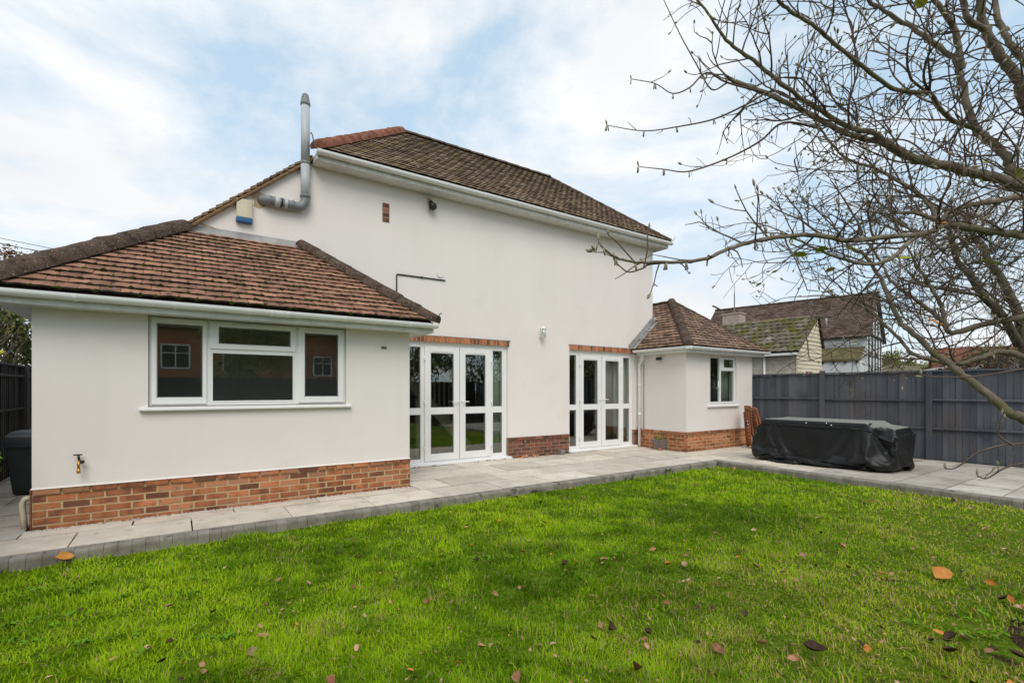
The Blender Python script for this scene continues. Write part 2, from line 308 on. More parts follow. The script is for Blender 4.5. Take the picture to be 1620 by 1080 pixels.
# patio: bed of joint sand, slabs, kerb
patio = MB().box((-1.25,-.925,-.15), (13.9,8,-.035)).box((10.04,-12.6,-.15), (14.6,-.9251,-.035)).build('patio', 'joint')
tag(patio, 'grey stone patio wrapping round the house', kind='structure')
slab_src = []
for k in range(4):
    me = MB().box((-.5,-.5,-.04), (.5,.5,0)).mesh('slab')
    r = random.Random(k)
    for v in me.vertices: v.co.x += r.uniform(-.006,.006); v.co.y += r.uniform(-.008,.008)
    slab_src.append(me)
slab_mats = {}
def slab(u0, u1, v0, v1, mat='slab'):
    if u1-u0 < .06 or v1-v0 < .05: return
    k = random.randrange(4); key = (k, mat)
    if key not in slab_mats:
        m = slab_src[k].copy(); m.materials.append(MAT[mat]); slab_mats[key] = m
    o = link('slab', slab_mats[key], None, patio)
    g = .0085; o.location = ((u0+u1)/2, (v0+v1)/2, random.uniform(-.004,.003)); o.scale = (u1-u0-2*g, v1-v0-2*g, 1)
    o.rotation_euler = (random.uniform(-.003,.003), random.uniform(-.003,.003), random.uniform(-.002,.002))
def slab_row(v0, v1, j0, ua, ub, mat='slab', pitch=.92):
    k = math.floor((ua-j0)/pitch); u = j0+k*pitch
    while u < ub:
        a, b = max(u, ua), min(u+pitch, ub); slab(a, b, v0, v1, mat); u += pitch
slab_row(-.92, -.335, .39, -1.2, 13.4)
slab_row(-.325, -.095, 1.726, -.05, 3.98); slab_row(-.325, .30, 1.726, 3.98, 10.54); slab_row(-.325, .14, 1.726, 10.54, 13.3)
slab_row(.31, .99, 4.98, 3.98, 10.54); slab_row(1.0, 1.50, 4.5, 3.98, 10.54)
for k in range(12):       # alley beside the house
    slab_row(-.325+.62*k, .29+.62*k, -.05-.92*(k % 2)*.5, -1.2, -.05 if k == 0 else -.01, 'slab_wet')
for k in range(1, 13):    # patio in front of the fence
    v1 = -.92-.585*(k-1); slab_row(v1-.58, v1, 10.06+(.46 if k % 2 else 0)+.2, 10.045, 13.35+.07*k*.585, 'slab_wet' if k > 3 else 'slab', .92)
kerb = tag(MB().box((-1.25,-1.03,-.16), (9.93,-.935,-.06)).box((9.93,-12.6,-.16), (10.03,-.935,-.06)).build('kerb', 'joint'), 'dark block kerb edging the patio', kind='structure')
kb = MB().prism([(.066,-.15),(-.066,-.15),(-.066,-.030),(-.062,-.014),(-.052,-.003),(-.036,.001),(.066,.001)], 0, -.0492, .0492).mesh('kerb_block'); bevel_mesh(kb, .0022, 1); kb.materials.append(MAT['kerb'])
def kblock(x, y, rz):
    o = link('kerb_block', kb, None, kerb); o.location = (x, y, random.uniform(-.003,.002)); o.rotation_euler = (random.uniform(-.01,.01), random.uniform(-.006,.006), rz+random.uniform(-.008,.008))
n = int((9.9+1.25)/.1)
for i in range(n): kblock(-1.2+.1*i, -.995, 0)
for i in range(72): kblock(9.968, -.98-.1*i, -math.pi/2)
# pale pebble strip along the extension plinth
mb = MB(); ico = None
def pebble_mesh():
    bm = bmesh.new(); bmesh.ops.create_icosphere(bm, subdivisions=1, radius=1); vs = [v.co.copy() for v in bm.verts]; fs = [tuple(v.index for v in f.verts) for f in bm.faces]; bm.free(); return vs, fs
pv, pf = pebble_mesh()
for i in range(1500):
    u = random.uniform(-.06, 3.96); w = random.uniform(-.10, .0); r = random.uniform(.006, .013)
    sx, sy, sz = r*random.uniform(.8,1.4), r*random.uniform(.8,1.3), r*.7; a = random.uniform(0, 3.14)
    mb.add([(u+(p.x*math.cos(a)-p.y*math.sin(a))*sx, w+(p.x*math.sin(a)+p.y*math.cos(a))*sy, -.012+random.uniform(0,.008)*0+p.z*sz) for p in pv], pf, random.random(), True)
tag(mb.build('gravel', 'pebble'), 'strip of pale pebbles along the brick plinth', kind='stuff')
# flower bed under the tree
def bed():
    n = 40; vs = [(6.2,-6.75,-.06)]; 
    for i in range(n):
        a = 2*math.pi*i/n; r = 1.0+.18*math.sin(3*a+1)+.1*math.sin(7*a)
        vs.append((6.25+1.9*r*math.cos(a), -6.8+.98*r*math.sin(a), -.118))
    for i in range(n):
        a = 2*math.pi*i/n; r = .72+.1*math.sin(4*a); vs.append((6.25+1.9*r*math.cos(a), -6.8+.98*r*math.sin(a), -.075+.015*math.sin(5*a)))
    fs = [(1+i, 1+(i+1) % n, 1+n+(i+1) % n, 1+n+i) for i in range(n)]+[(0, 1+n+i, 1+n+(i+1) % n) for i in range(n)]
    return MB().add(vs, fs, 0, True)
tag(bed().build('flower_bed', 'soil'), 'dark soil bed beneath the magnolia', kind='structure')

# ================================================================== HOUSE
house = tag(empty('house'), 'white rendered house with brown tiled roofs, low extensions and brick plinth', 'house')
def wall_grid(mb, us, zs, openings, v, thick, axis='V', sill=True):
    """faces of a wall in plane v with openings (u0,u1,z0,z1); reveals of depth thick going to v+thick"""
    us = sorted(set(us+[o[0] for o in openings]+[o[1] for o in openings])); zs = sorted(set(zs+[o[2] for o in openings]+[o[3] for o in openings]))
    def P(u, w, z): return (u, w, z) if axis == 'V' else (w, u, z)
    for a, b in zip(us[:-1], us[1:]):
        for c, d in zip(zs[:-1], zs[1:]):
            mu, mz = (a+b)/2, (c+d)/2
            if any(o[0] < mu < o[1] and o[2] < mz < o[3] for o in openings): continue
            mb.add([P(a,v,c),P(b,v,c),P(b,v,d),P(a,v,d)], [(0,1,2,3)])
    for (a, b, c, d) in openings:
        w = v+thick
        mb.add([P(a,v,c),P(a,w,c),P(a,w,d),P(a,v,d)], [(0,1,2,3)]); mb.add([P(b,v,c),P(b,w,c),P(b,w,d),P(b,v,d)], [(3,2,1,0)])
        mb.add([P(a,v,d),P(b,v,d),P(b,w,d),P(a,w,d)], [(0,1,2,3)])
        if sill: mb.add([P(a,v,c),P(b,v,c),P(b,w,c),P(a,w,c)], [(3,2,1,0)])
WIN1 = (.925, 3.062, 1.195, 2.205); D1 = (4.50, 6.71, .0, 2.262); D2 = (8.345, 10.42, .0, 2.272); WIN2 = (11.47, 12.56, 1.055, 2.19)
mb = MB(); wall_grid(mb, [0, 3.96], [.41, 2.26], [WIN1], 0.0, .26)
mb.add([(0,0,.41),(0,8,.41),(0,8,2.56),(0,0,2.26)], [(0,1,2,3)]); mb.add([(3.96,0,.41),(3.96,1.55,.41),(3.96,1.55,2.3),(3.96,0,2.26)], [(0,1,2,3)])
mb.add([(0,0,.41),(3.96,0,.41),(3.96,-.016,.395),(-.008,-.016,.395)], [(0,1,2,3)])     # bell-cast drip at the foot of the render
mb.add([(3.96,0,.41),(3.96,.5,.41),(3.976,.5,.395),(3.976,-.016,.395),(3.96,-.016,.395)], [(0,1,2,3,4)])
mb.add([(-.008,-.016,.395),(3.976,-.016,.395),(3.976,.05,.395),(-.008,.05,.395)], [(0,1,2,3)])
mb.build('extension_wall', 'render', house)
def lz(u): return 2.34+(u+.28)*.842          # left (catslide) roof plane
mb = MB(); wall_grid(mb, [0, 11.12], [.415, 2.4], [(D1[0],D1[1],.415,D1[3]),(D2[0],D2[1],.415,D2[3])], 1.55, .24, sill=False)
mb.add([(0,1.55,2.4),(11.12,1.55,2.4),(11.12,1.55,4.98),(2.98,1.55,4.98),(2.9,1.55,lz(2.9)-.04),(.1,1.55,lz(.1)-.04)], [(0,1,2,3,4,5)])
mb.add([(11.12,1.55,0),(11.12,5.7,0),(11.12,5.7,4.98),(11.12,1.55,4.98)], [(0,1,2,3)])
mb.add([(0,5.7,0),(11.12,5.7,0),(11.12,5.7,4.93),(3,5.7,4.93),(0,5.7,2.5)], [(0,1,2,3,4)])
mb.build('main_wall', 'render', house)
mb = MB(); wall_grid(mb, [10.57, 13.25], [.44, 2.27], [WIN2], .16, .2)
mb.add([(10.57,.16,.44),(10.57,1.55,.44),(10.57,1.55,2.27),(10.57,.16,2.27)], [(0,1,2,3)])
mb.add([(13.25,.16,0),(13.25,5,0),(13.25,5,2.27),(13.25,.16,2.27)], [(0,1,2,3)])
mb.build('side_extension_wall', 'render', house)

# ---- brickwork
brick_src = {}
def brick_mesh(kind, mat):
    key = (kind, mat)
    if key not in brick_src:
        sx, sz = (.206, .0605) if kind == 'stretcher' else (.060, .106)
        me = MB().box((-sx/2,0,-sz/2), (sx/2,.06,sz/2)).mesh('brick'); bevel_mesh(me, .004); me.materials.append(MAT[mat]); brick_src[key] = me
    return brick_src[key]
def put_brick(parent, kind, mat, pos, along, outward, sx=1.0, jig=.002):
    o = link('brick', brick_mesh(kind, mat), None, parent)
    a = Vector(along).normalized(); b = -Vector(outward).normalized(); c = Vector((0, 0, 1))
    Mx = Matrix((a*sx, b, c)).transposed().to_4x4(); p = Vector(pos)+Vector(outward)*random.uniform(-jig, jig); Mx.translation = p
    o.matrix_world = Mx; return o
def plinth(name, p0, along, outward, length, top, courses, mat, mortar, core_cut=0.0):
    """stretcher-bond plinth; the top course stands proud"""
    p0 = Vector(p0); al = Vector(along); ow = Vector(outward)
    lc = length-core_cut
    mb = MB(); ps = p0+al*(.05 if core_cut == -1 else 0); lc = length if core_cut == -1 else lc; q = [ps-ow*.005, p0+al*lc-ow*.005, p0+al*lc-ow*.2, ps-ow*.2]
    zb, zt = -.12, top-.004
    mb.add([(*v.xy, zb) for v in q]+[(*v.xy, zt) for v in q], [(0,1,2,3),(4,5,6,7),(0,1,5,4),(1,2,6,5),(2,3,7,6),(3,0,4,7)])
    par = mb.build(name, mortar, house)
    for r in range(courses):
        z = top-.0325-.075*r; out = .020 if r == 0 else 0.0
        off = (0, .1125, 0, .1125, 0, .1125, 0)[r]
        x = -off
        while x < length-.02:
            a, b = max(x, 0), min(x+.215, length)
            if r == 0 and random.random() < .14 and b-a > .2:     # a few headers in the top course
                for (c, d) in ((a, a+.102), (a+.112, b)):
                    put_brick(par, 'stretcher', mat, p0+al*((c+d)/2)+ow*out+Vector((0,0,z)), al, ow, (d-c)/.215)
            elif b-a > .03:
                put_brick(par, 'stretcher', mat, p0+al*((a+b)/2)+ow*out+Vector((0,0,z)), al, ow, (b-a)/.215)
            x += .225
    return par
plinth('brick_plinth', (0,.012,0), (1,0,0), (0,-1,0), 3.972, .40, 6, 'brick', 'mortar')
MB().box((-.02,.02,-.1),(-.005,8,.40)).build('plinth_return', 'brick', house)
plinth('brick_plinth', (6.72,1.55,0), (1,0,0), (0,-1,0), 1.62, .415, 6, 'brick_old', 'mortar_old')
plinth('brick_plinth', (10.425,1.55,0), (1,0,0), (0,-1,0), .16, .415, 6, 'brick_old', 'mortar_old')
plinth('brick_plinth', (10.585,1.54,0), (0,-1,0), (-1,0,0), 1.372, .44, 6, 'brick', 'mortar', core_cut=.03)
plinth('brick_plinth', (10.578,.172,0), (1,0,0), (0,-1,0), 2.68, .44, 6, 'brick', 'mortar', core_cut=-1)
def lintel(u0, u1, z0, z1):
    par = MB().box((u0,1.535,z0+.004),(u1,1.60,z1-.004)).build('brick_lintel', 'mortar', house)
    n = round((u1-u0)/.078); p = (u1-u0)/n
    for i in range(n): put_brick(par, 'soldier', 'brick', (u0+p*(i+.5), 1.522, (z0+z1)/2), (1,0,0), (0,-1,0), 1, .003)
    MB().box((u0-.02,1.524,z1-.006),(u1+.03,1.56,z1+.006)).build('lintel_edge', 'grey_pvc', par)
lintel(4.42, 6.735, 2.262, 2.375); lintel(8.34, 10.43, 2.272, 2.388)
vent = MB().box((4.105,1.54,4.285),(4.228,1.60,4.61)).build('brick_vent', 'mortar_old', house)
for i in range(4): put_brick(vent, 'stretcher', 'brick_old', (4.166,1.537,4.325+.081*i), (1,0,0), (0,-1,0), .52)

# ---- roofs
def tile_unit(seed):
    r = random.Random(seed); vs = []
    for y in (0, 1):
        for x, c in ((-.5, 0), (0, .28), (.5, 0)):
            j = r.uniform(-.04,.04) if y == 0 else 0
            vs.append((x, y+j, c)); 
    top = [(x, y, c+1) for (x, y, c) in vs]
    vs = vs+top
    fs = [(0,1,4,3),(1,2,5,4),(6,9,10,7),(7,10,11,8),(0,6,7,1),(1,7,8,2),(3,4,10,9),(4,5,11,10),(0,3,9,6),(2,8,11,5)]
    return np.array(vs), fs
TU = [tile_unit(s) for s in range(5)]
tile_objs = {}
def tile_slope(roof, origin, e, s, length, bounds, gauge, width, mat, single=0, name='roof_tile', tl=.20, th=.022, lift=0.0):
    """lays courses of plain tiles; the `single` nearest ones become objects of their own, the rest one joined part"""
    O = Vector(origin); e = Vector(e).normalized(); s = Vector(s).normalized(); n = e.cross(s).normalized()
    items = []; rows = int(length/gauge)+1
    for r in range(rows):
        t = r*gauge; x0, x1 = bounds(min(t+gauge*.5, length))
        if x1-x0 < .03: continue
        tlen = min(tl, length-t+.02); x = x0-(width if r % 2 else width*.5); k0 = math.floor(x0/width)-1
        x = (k0+(.5 if r % 2 else 0))*width
        while x < x1:
            a, b = max(x+.002, x0), min(x+width-.002, x1)
            if b-a > .02: items.append((a, b, t, tlen))
            x += width
    def mat_of(it):
        a, b, t, tlen = it; jit = random.uniform(-.006,.006); k = random.uniform(.0,.007); tw = random.uniform(-.012,.012)
        c = O+e*((a+b)/2)+s*(t-.012+jit)+n*(.030+k+lift)
        sy = (s*1.0-n*(.028/ max(tlen,.05))).normalized(); ex = (e+s*tw).normalized(); nn = ex.cross(sy).normalized()
        Mx = Matrix((ex*(b-a), sy*tlen, nn*th)).transposed().to_4x4(); Mx.translation = c; return Mx
    items = [(it, mat_of(it), random.randrange(5)) for it in items]
    items.sort(key=lambda q: (q[1].translation-CAM).length)
    for it, Mx, k in items[:single]:
        if (k, mat) not in tile_objs:
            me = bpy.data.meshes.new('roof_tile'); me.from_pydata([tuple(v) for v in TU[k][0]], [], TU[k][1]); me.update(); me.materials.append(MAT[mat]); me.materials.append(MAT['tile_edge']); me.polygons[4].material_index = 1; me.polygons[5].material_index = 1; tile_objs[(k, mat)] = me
        o = link(name, tile_objs[(k, mat)], None, roof); o.matrix_world = Mx
    mb = MB()
    for it, Mx, k in items[single:]:
        mb.add([Mx @ Vector(v) for v in TU[k][0]], TU[k][1], random.uniform(.01, 1))
    if mb.v:
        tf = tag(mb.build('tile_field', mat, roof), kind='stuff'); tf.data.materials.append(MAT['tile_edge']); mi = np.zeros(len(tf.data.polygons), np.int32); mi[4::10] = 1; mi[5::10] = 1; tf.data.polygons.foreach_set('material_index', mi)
    return items
def cap_run(roof, a, b, r, mat, name='hip_tile', pitch=.32, squash=.75, up=(0,0,1), rough=.012, mort=True):
    """half-round hip or ridge tiles laid end to end from a (low) to b (high)"""
    a = Vector(a); b = Vector(b); d = b-a; Ld = d.length; d.normalize(); n = max(1, round(Ld/pitch)); up = Vector(up); sx = d.cross(up).normalized(); uz = sx.cross(d).normalized()
    for i in range(n):
        p0 = a+d*(Ld*i/n); p1 = a+d*(Ld*(i+1)/n+.012); mb = MB(); K = 9; vs = []
        rr0 = r*random.uniform(1.0,1.05); rr1 = r*random.uniform(.97,1.0)
        for (p, rr, lf) in ((p0, rr0, .005), ((p0+p1)/2, (rr0+rr1)/2, .003), (p1, rr1, 0)):
            for k in range(K):
                an = math.pi*k/(K-1); q = rr*(1+random.uniform(-rough, rough)*2)
                vs.append(p+sx*math.cos(an)*q*1.05+uz*(math.sin(an)*q*squash+lf))
        fs = [(j*K+k, j*K+k+1, (j+1)*K+k+1, (j+1)*K+k) for j in range(2) for k in range(K-1)]+[tuple(range(K)), tuple(range(2*K, 3*K))]
        o = mb.add(vs, fs, random.random(), True).build(name, mat, roof)
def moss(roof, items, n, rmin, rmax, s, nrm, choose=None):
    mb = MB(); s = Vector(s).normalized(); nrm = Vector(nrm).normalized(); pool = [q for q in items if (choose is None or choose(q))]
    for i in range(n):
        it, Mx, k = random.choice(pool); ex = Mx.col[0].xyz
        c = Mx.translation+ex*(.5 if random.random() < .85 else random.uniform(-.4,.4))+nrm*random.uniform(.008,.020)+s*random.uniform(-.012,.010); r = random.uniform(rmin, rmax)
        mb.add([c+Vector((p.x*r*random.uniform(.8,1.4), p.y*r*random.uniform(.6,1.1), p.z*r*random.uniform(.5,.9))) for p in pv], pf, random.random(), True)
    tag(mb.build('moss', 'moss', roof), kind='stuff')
def deck(name, polys, mat='deck'):
    mb = MB()
    for p in polys: mb.add(p, [tuple(range(len(p)))])
    return mb.build(name, mat, house)

# extension roof
EZ = 2.335
eaveL, eaveR = (-.28,-.30,EZ), (4.20,-.30,EZ); topL, topR = (1.27,1.55,3.60), (2.79,1.55,3.60)
ext_roof = deck('extension_roof', [[eaveL, eaveR, topR, topL], [eaveR, (4.20,1.55,EZ), topR], [(-.28,-.3,EZ), topL, (1.27,8,3.6), (-.28,8,EZ)]])
fs_ = Vector((0,1.85,3.60-EZ)); FL = fs_.length
items = tile_slope(ext_roof, eaveL, (1,0,0), fs_, FL-.05, lambda t: (t/FL*1.55+.03, 4.48-t/FL*1.41-.03), .130, .165, 'tile', single=300, tl=.21)
moss(ext_roof, items, 700, .013, .032, fs_, Vector((1,0,0)).cross(fs_), lambda q: q[0][2] < 2.0)
cap_run(ext_roof, Vector(eaveL)+Vector((-.03,-.03,-.0)), Vector(topL)+Vector((0,0,.03)), .135, 'hip', pitch=.34, squash=1.0, rough=.03)
cap_run(ext_roof, Vector(eaveR)+Vector((.02,-.02,0)), Vector(topR)+Vector((0,0,.03)), .11, 'hip', pitch=.34, squash=1.0, rough=.03)
MB().tube([(4.22,-.33,EZ+.02),(4.235,-.37,EZ+.06),(4.25,-.39,EZ+.12),(4.265,-.40,EZ+.135),(4.275,-.40,EZ+.12)], .007, 6).build('hip_iron', 'black', ext_roof)
# lead flashing where the extension roof meets the wall
mb = MB(); N = 26
for i in range(N):
    a, b = 1.25+1.56*i/N, 1.25+1.56*(i+1)/N
    za, zb = [3.52+.012*math.sin(i*1.7)+.006*math.sin(i*4.1), 3.52+.012*math.sin((i+1)*1.7)+.006*math.sin((i+1)*4.1)]
    mb.add([(a,1.545,3.705),(b,1.545,3.705),(b,1.535,3.63),(a,1.535,3.63),(b,1.40,zb),(a,1.40,za)], [(0,1,2,3),(3,2,4,5)], 0, True)
mb.build('lead_flashing', 'lead', house)
# main roof
MZ = 5.09; RV = 3.40; RZ = 6.93
mA, mB_, mC, mD = (2.98,1.22,MZ), (11.40,1.22,MZ), (9.24,RV,RZ), (5.16,RV,RZ)
main_roof = deck('main_roof', [[mA, mB_, mC, mD], [mB_, (11.4,5.6,MZ), mC], [mD, mC, (11.4,5.6,MZ), (2.98,5.6,MZ)],
    [(1.2,1.5,lz(1.2)), (2.98,1.5,lz(2.98)), (2.98,1.22,MZ), mD, (2.98,5.6,MZ), (-.28,8,lz(-.28)), (-.28,1.7,lz(-.28))]])
ms_ = Vector((0,RV-1.22,RZ-MZ)); ML = ms_.length
tile_slope(main_roof, mA, (1,0,0), ms_, ML-.02, lambda t: (t/ML*2.18+.02, 8.42-t/ML*2.16-.02), .115, .165, 'tile_main', tl=.19, th=.015)
ls_ = Vector((3.26,0,3.26*.842)); LL = ls_.length       # catslide courses seen edge-on at the verge
o_ = Vector((-.28+1.35,2.30,lz(1.07)))
tile_slope(main_roof, o_, (0,-1,0), ls_, (2.98-1.07)*1.307-.02, lambda t: (0, .80), .115, .165, 'tile_main', tl=.19, th=.016)
cap_run(main_roof, mA, mD, .125, 'hip_red', pitch=.33, squash=1.0, rough=.03)
cap_run(main_roof, mC, mD, .10, 'hip', name='ridge_tile', pitch=.33, squash=.8)
cap_run(main_roof, mB_, mC, .085, 'hip', pitch=.33, squash=.8)
MB().tube([(2.96,1.24,MZ),(2.90,1.19,MZ+.10),(2.88,1.17,MZ+.17),(2.86,1.16,MZ+.19),(2.85,1.16,MZ+.17)], .010, 6).build('hip_iron', 'lead', main_roof)
MB().tube([(11.41,1.21,MZ),(11.46,1.17,MZ+.05),(11.48,1.15,MZ+.12)], .008, 6).build('hip_iron', 'lead', main_roof)
mb = MB(); a_ = Vector((1.18,1.505,lz(1.18)-.035)); b_ = Vector((2.95,1.505,lz(2.95)-.035)); mb.bar(a_, b_, .07, .035, up=(-.64,0,.76))
verge = mb.build('verge_board', 'timber', main_roof)
for i in range(17):
    a_ = Vector((1.20+i*.107,1.50,lz(1.20+i*.107)-.012)); d_ = Vector((.19,0,.19*.842-.035)); MB().bar(a_, a_+d_, .075, .013, up=(-.64,0,.76)).build('undercloak_tile', 'timber', verge)
# side extension roof
SZ = 2.335; sA, sB, sC = (10.32,-.09,SZ), (13.50,-.09,SZ), (11.90,1.58,3.67)
side_roof = deck('side_extension_roof', [[sA, sB, sC], [sA, sC, (11.9,5,3.67), (11.12,5,SZ+.8*.845), (11.12,1.55,SZ+.8*.845), (10.32,1.55,SZ)], [sB, (13.5,5,SZ), (11.9,5,3.67), sC]])
ss_ = Vector((0,1.67,1.335)); SL = ss_.length
it2 = tile_slope(side_roof, sA, (1,0,0), ss_, SL-.05, lambda t: (t/SL*1.58+.02, 3.18-t/SL*1.60-.02), .118, .165, 'tile_side', tl=.19)
s2 = Vector((1.58,0,1.335)); S2 = s2.length
tile_slope(side_roof, (10.32,1.55,SZ), (0,-1,0), s2, S2-.04, lambda t: (.03 if t/S2*1.58 < .74 else -1.0, 1.64-t/S2*1.67-.02), .118, .165, 'tile_side', tl=.19)
cap_run(side_roof, Vector(sA)+Vector((0,0,.01)), Vector(sC)+Vector((0,0,.02)), .105, 'hip', pitch=.34, squash=1.0)
cap_run(side_roof, Vector(sB)+Vector((0,0,.0)), Vector(sC)+Vector((0,0,.02)), .075, 'hip', pitch=.34, squash=.8)
cap_run(side_roof, (11.9,3.6,3.67), (11.9,1.58,3.68), .08, 'hip', name='ridge_tile', pitch=.34)
mb = MB(); q0 = Vector((10.30,1.53,SZ+.03)); q1 = Vector((11.13,1.53,SZ+.03+.83*.845)); nn = Vector((-.645,0,.764))
mb.add([q0+nn*.01, q1+nn*.01, q1+nn*.13+Vector((0,0,.02)), q0+nn*.13], [(0,1,2,3)]); mb.add([q0+nn*.012, q1+nn*.012, q1+Vector((0,-.16,0))+nn*.03, q0+Vector((0,-.16,0))+nn*.03], [(0,1,2,3)])
mb.add([(11.12,1.50,3.00),(11.30,1.42,3.18),(11.32,1.55,3.24),(11.13,1.60,3.22)], [(0,1,2,3)]); mb.add([(11.09,1.525,3.05),(11.135,1.525,3.09),(11.135,1.525,3.30),(11.09,1.525,3.28)], [(0,1,2,3)])
mb.build('lead_flashing', 'lead', house)

# ---- eaves: soffit, fascia, gutters
def gutter(name, a, b, outward, top, r, stops, mat='pvc'):
    """half-round gutter from a to b (2-D points on the fascia line)"""
    a = Vector((*a, 0)); b = Vector((*b, 0)); ow = Vector((*outward, 0)); prof = []
    for k in range(9):
        an = math.pi*k/8; prof.append((-math.cos(an)*r+r, -math.sin(an)*r*.95))
    prof = [(0, .004)]+prof+[(2*r, .010), (2*r-.010, .010), (2*r-.010, -.012), (.012, -.012)]
    mb = MB(); vs = [a+ow*p+Vector((0,0,top+z)) for p, z in prof]+[b+ow*p+Vector((0,0,top+z)) for p, z in prof]; n = len(prof)
    mb.add(vs, [tuple(range(n)), tuple(reversed(range(n, 2*n)))]+[(i, (i+1) % n, n+(i+1) % n, n+i) for i in range(n)])
    g = mb.build(name, mat, house); d = (b-a).normalized()
    for s_, w in stops:
        pr = [(p*1.0+(.006 if p > r else -.002)*(1 if i > 4 else 1), z-.006) for i, (p, z) in enumerate(prof)]; c = a+d*s_
        vs = [c-d*w/2+ow*p+Vector((0,0,top+z)) for p, z in pr]+[c+d*w/2+ow*p+Vector((0,0,top+z)) for p, z in pr]
        MB().add(vs, [tuple(range(n)), tuple(reversed(range(n, 2*n)))]+[(i, (i+1) % n, n+(i+1) % n, n+i) for i in range(n)]).build('gutter_bracket', mat, g)
    return g
GM = 'pvc_dirty'
bbox('fascia', (-.27,-.275,2.195), (4.19,-.25,2.31), GM, house); bbox('soffit', (-.262,-.249,2.205), (4.185,.03,2.222), GM, house, .002)
bbox('soffit', (-.262,.031,2.205), (-.005,7.5,2.222), GM, house, .002); bbox('soffit', (3.962,.031,2.205), (4.185,1.54,2.222), GM, house, .002)
bbox('fascia', (4.191,-.27,2.195), (4.212,1.54,2.31), GM, house, .002)
gutter('gutter', (-.55,-.276), (4.24,-.276), (0,-1), 2.305, .056, [(.92,.03),(1.72,.03),(2.42,.03),(2.66,.04),(2.74,.10),(2.83,.04),(3.5,.03),(4.38,.03),(4.74,.05)], 'pvc')
bbox('fascia', (2.985,1.262,4.935), (11.36,1.288,5.06), GM, house); bbox('soffit', (2.985,1.289,4.945), (11.36,1.56,4.965), GM, house, .002)
bbox('fascia', (2.96,1.24,4.935), (2.984,1.545,5.05), GM, house, .01)
bbox('fascia', (11.361,1.27,4.935), (11.38,5.5,5.06), GM, house, .002); bbox('soffit', (11.122,1.561,4.945), (11.36,5.5,4.965), GM, house, .002)
gutter('gutter', (2.95,1.261), (11.42,1.261), (0,-1), 5.055, .058, [(.04,.05)]+[(.55+.82*i,.03) for i in range(10)]+[(4.9,.14),(8.3,.05)], 'pvc')
bbox('fascia', (10.36,-.05,2.215), (13.46,-.03,2.32), GM, house); bbox('fascia', (10.36,-.029,2.215), (10.38,1.40,2.32), GM, house, .002)
bbox('soffit', (10.381,-.029,2.225), (13.46,.165,2.242), GM, house, .002); bbox('soffit', (10.381,.166,2.225), (10.575,1.545,2.242), GM, house, .002)
bbox('soffit', (13.252,.166,2.225), (13.46,4,2.242), GM, house, .002)
gutter('gutter', (10.25,-.051), (13.54,-.051), (0,-1), 2.325, .054, [(.05,.06),(.8,.03),(1.6,.03),(2.5,.03),(3.26,.05)], 'pvc')
gutter('gutter', (10.359,1.44), (10.359,-.16), (-1,0), 2.325, .054, [(.08,.10),(.8,.03),(1.55,.06)], 'pvc')
dp = MB().tube([(10.44,1.30,2.30),(10.44,1.30,2.14),(10.47,1.36,2.07),(10.50,1.44,2.0),(10.50,1.44,1.9),(10.50,1.44,.02)], .034, 12).build('downpipe', 'pvc', house)
for z in (1.97, 1.5, .8): MB().lathe((10.50,1.44,z), [(.034,-.03),(.041,-.028),(.041,.028),(.034,.03)], 12).build('pipe_collar', 'pvc', dp)
MB().lathe((10.44,1.30,2.18), [(.036,-.07),(.046,-.06),(.048,.05),(.055,.07)], 12).build('pipe_collar', 'pvc', dp)
MB().tube([(10.555,1.35,2.0),(10.555,1.35,.45)], .008, 6).build('cable', 'grey_pvc', house)

# ---- windows and doors
def ring(u0, u1, z0, z1, w, v0, v1, mb=None):
    mb = mb or MB()
    mb.box((u0,v0,z0),(u0+w,v1,z1)); mb.box((u1-w,v0,z0),(u1,v1,z1)); mb.box((u0+w,v0,z0),(u1-w,v1,z0+w)); mb.box((u0+w,v0,z1-w),(u1-w,v1,z1)); return mb
def ringo(name, u0, u1, z0, z1, w, v0, v1, parent, mat='pvc', bev=.005):
    me = ring(u0, u1, z0, z1, w, v0, v1).mesh(name); bevel_mesh(me, bev, 1); return link(name, me, mat, parent)
def pane(u0, u1, z0, z1, v, parent): return MB().box((u0,v,z0),(u1,v+.006,z1)).build('pane', 'glass', parent)
def sash(u0, u1, z0, z1, g, v0, parent, name='casement'):
    """opening light: proud frame, glass g=(u0,u1,z0,z1), bead"""
    mb = MB(); mb.box((u0,v0,z0),(g[0],v0+.05,z1)); mb.box((g[1],v0,z0),(u1,v0+.05,z1)); mb.box((g[0],v0,z0),(g[1],v0+.05,g[2])); mb.box((g[0],v0,g[3]),(g[1],v0+.05,z1))
    me = mb.mesh(name); bevel_mesh(me, .004, 1); link(name, me, 'pvc', parent)
    ringo('glazing_bead', g[0]-.001, g[1]+.001, g[2]-.001, g[3]+.001, .010, v0+.012, v0+.028, parent, 'grey_pvc', .001)
    pane(g[0]+.002, g[1]-.002, g[2]+.002, g[3]-.002, v0+.022, parent)
w1 = MB().box((.93,.10,1.20),(3.057,.104,1.205)).build('window', 'pvc', house)
mb = MB(); ring(.93, 3.057, 1.20, 2.204, .045, .05, .11, mb)
for u in (1.482, 2.455): mb.box((u-.032,.05,1.245),(u+.032,.11,2.159))
mb.box((1.514,.05,1.835),(2.423,.11,1.885)); me = mb.mesh('frame'); bevel_mesh(me, .004); link('frame', me, 'pvc', w1)
sash(.952, 1.472, 1.222, 2.19, (1.000,1.432,1.297,2.128), .030, w1); sash(2.468, 3.036, 1.222, 2.19, (2.543,2.965,1.297,2.120), .030, w1); sash(1.500, 2.436, 1.868, 2.19, (1.592,2.376,1.927,2.128), .030, w1)
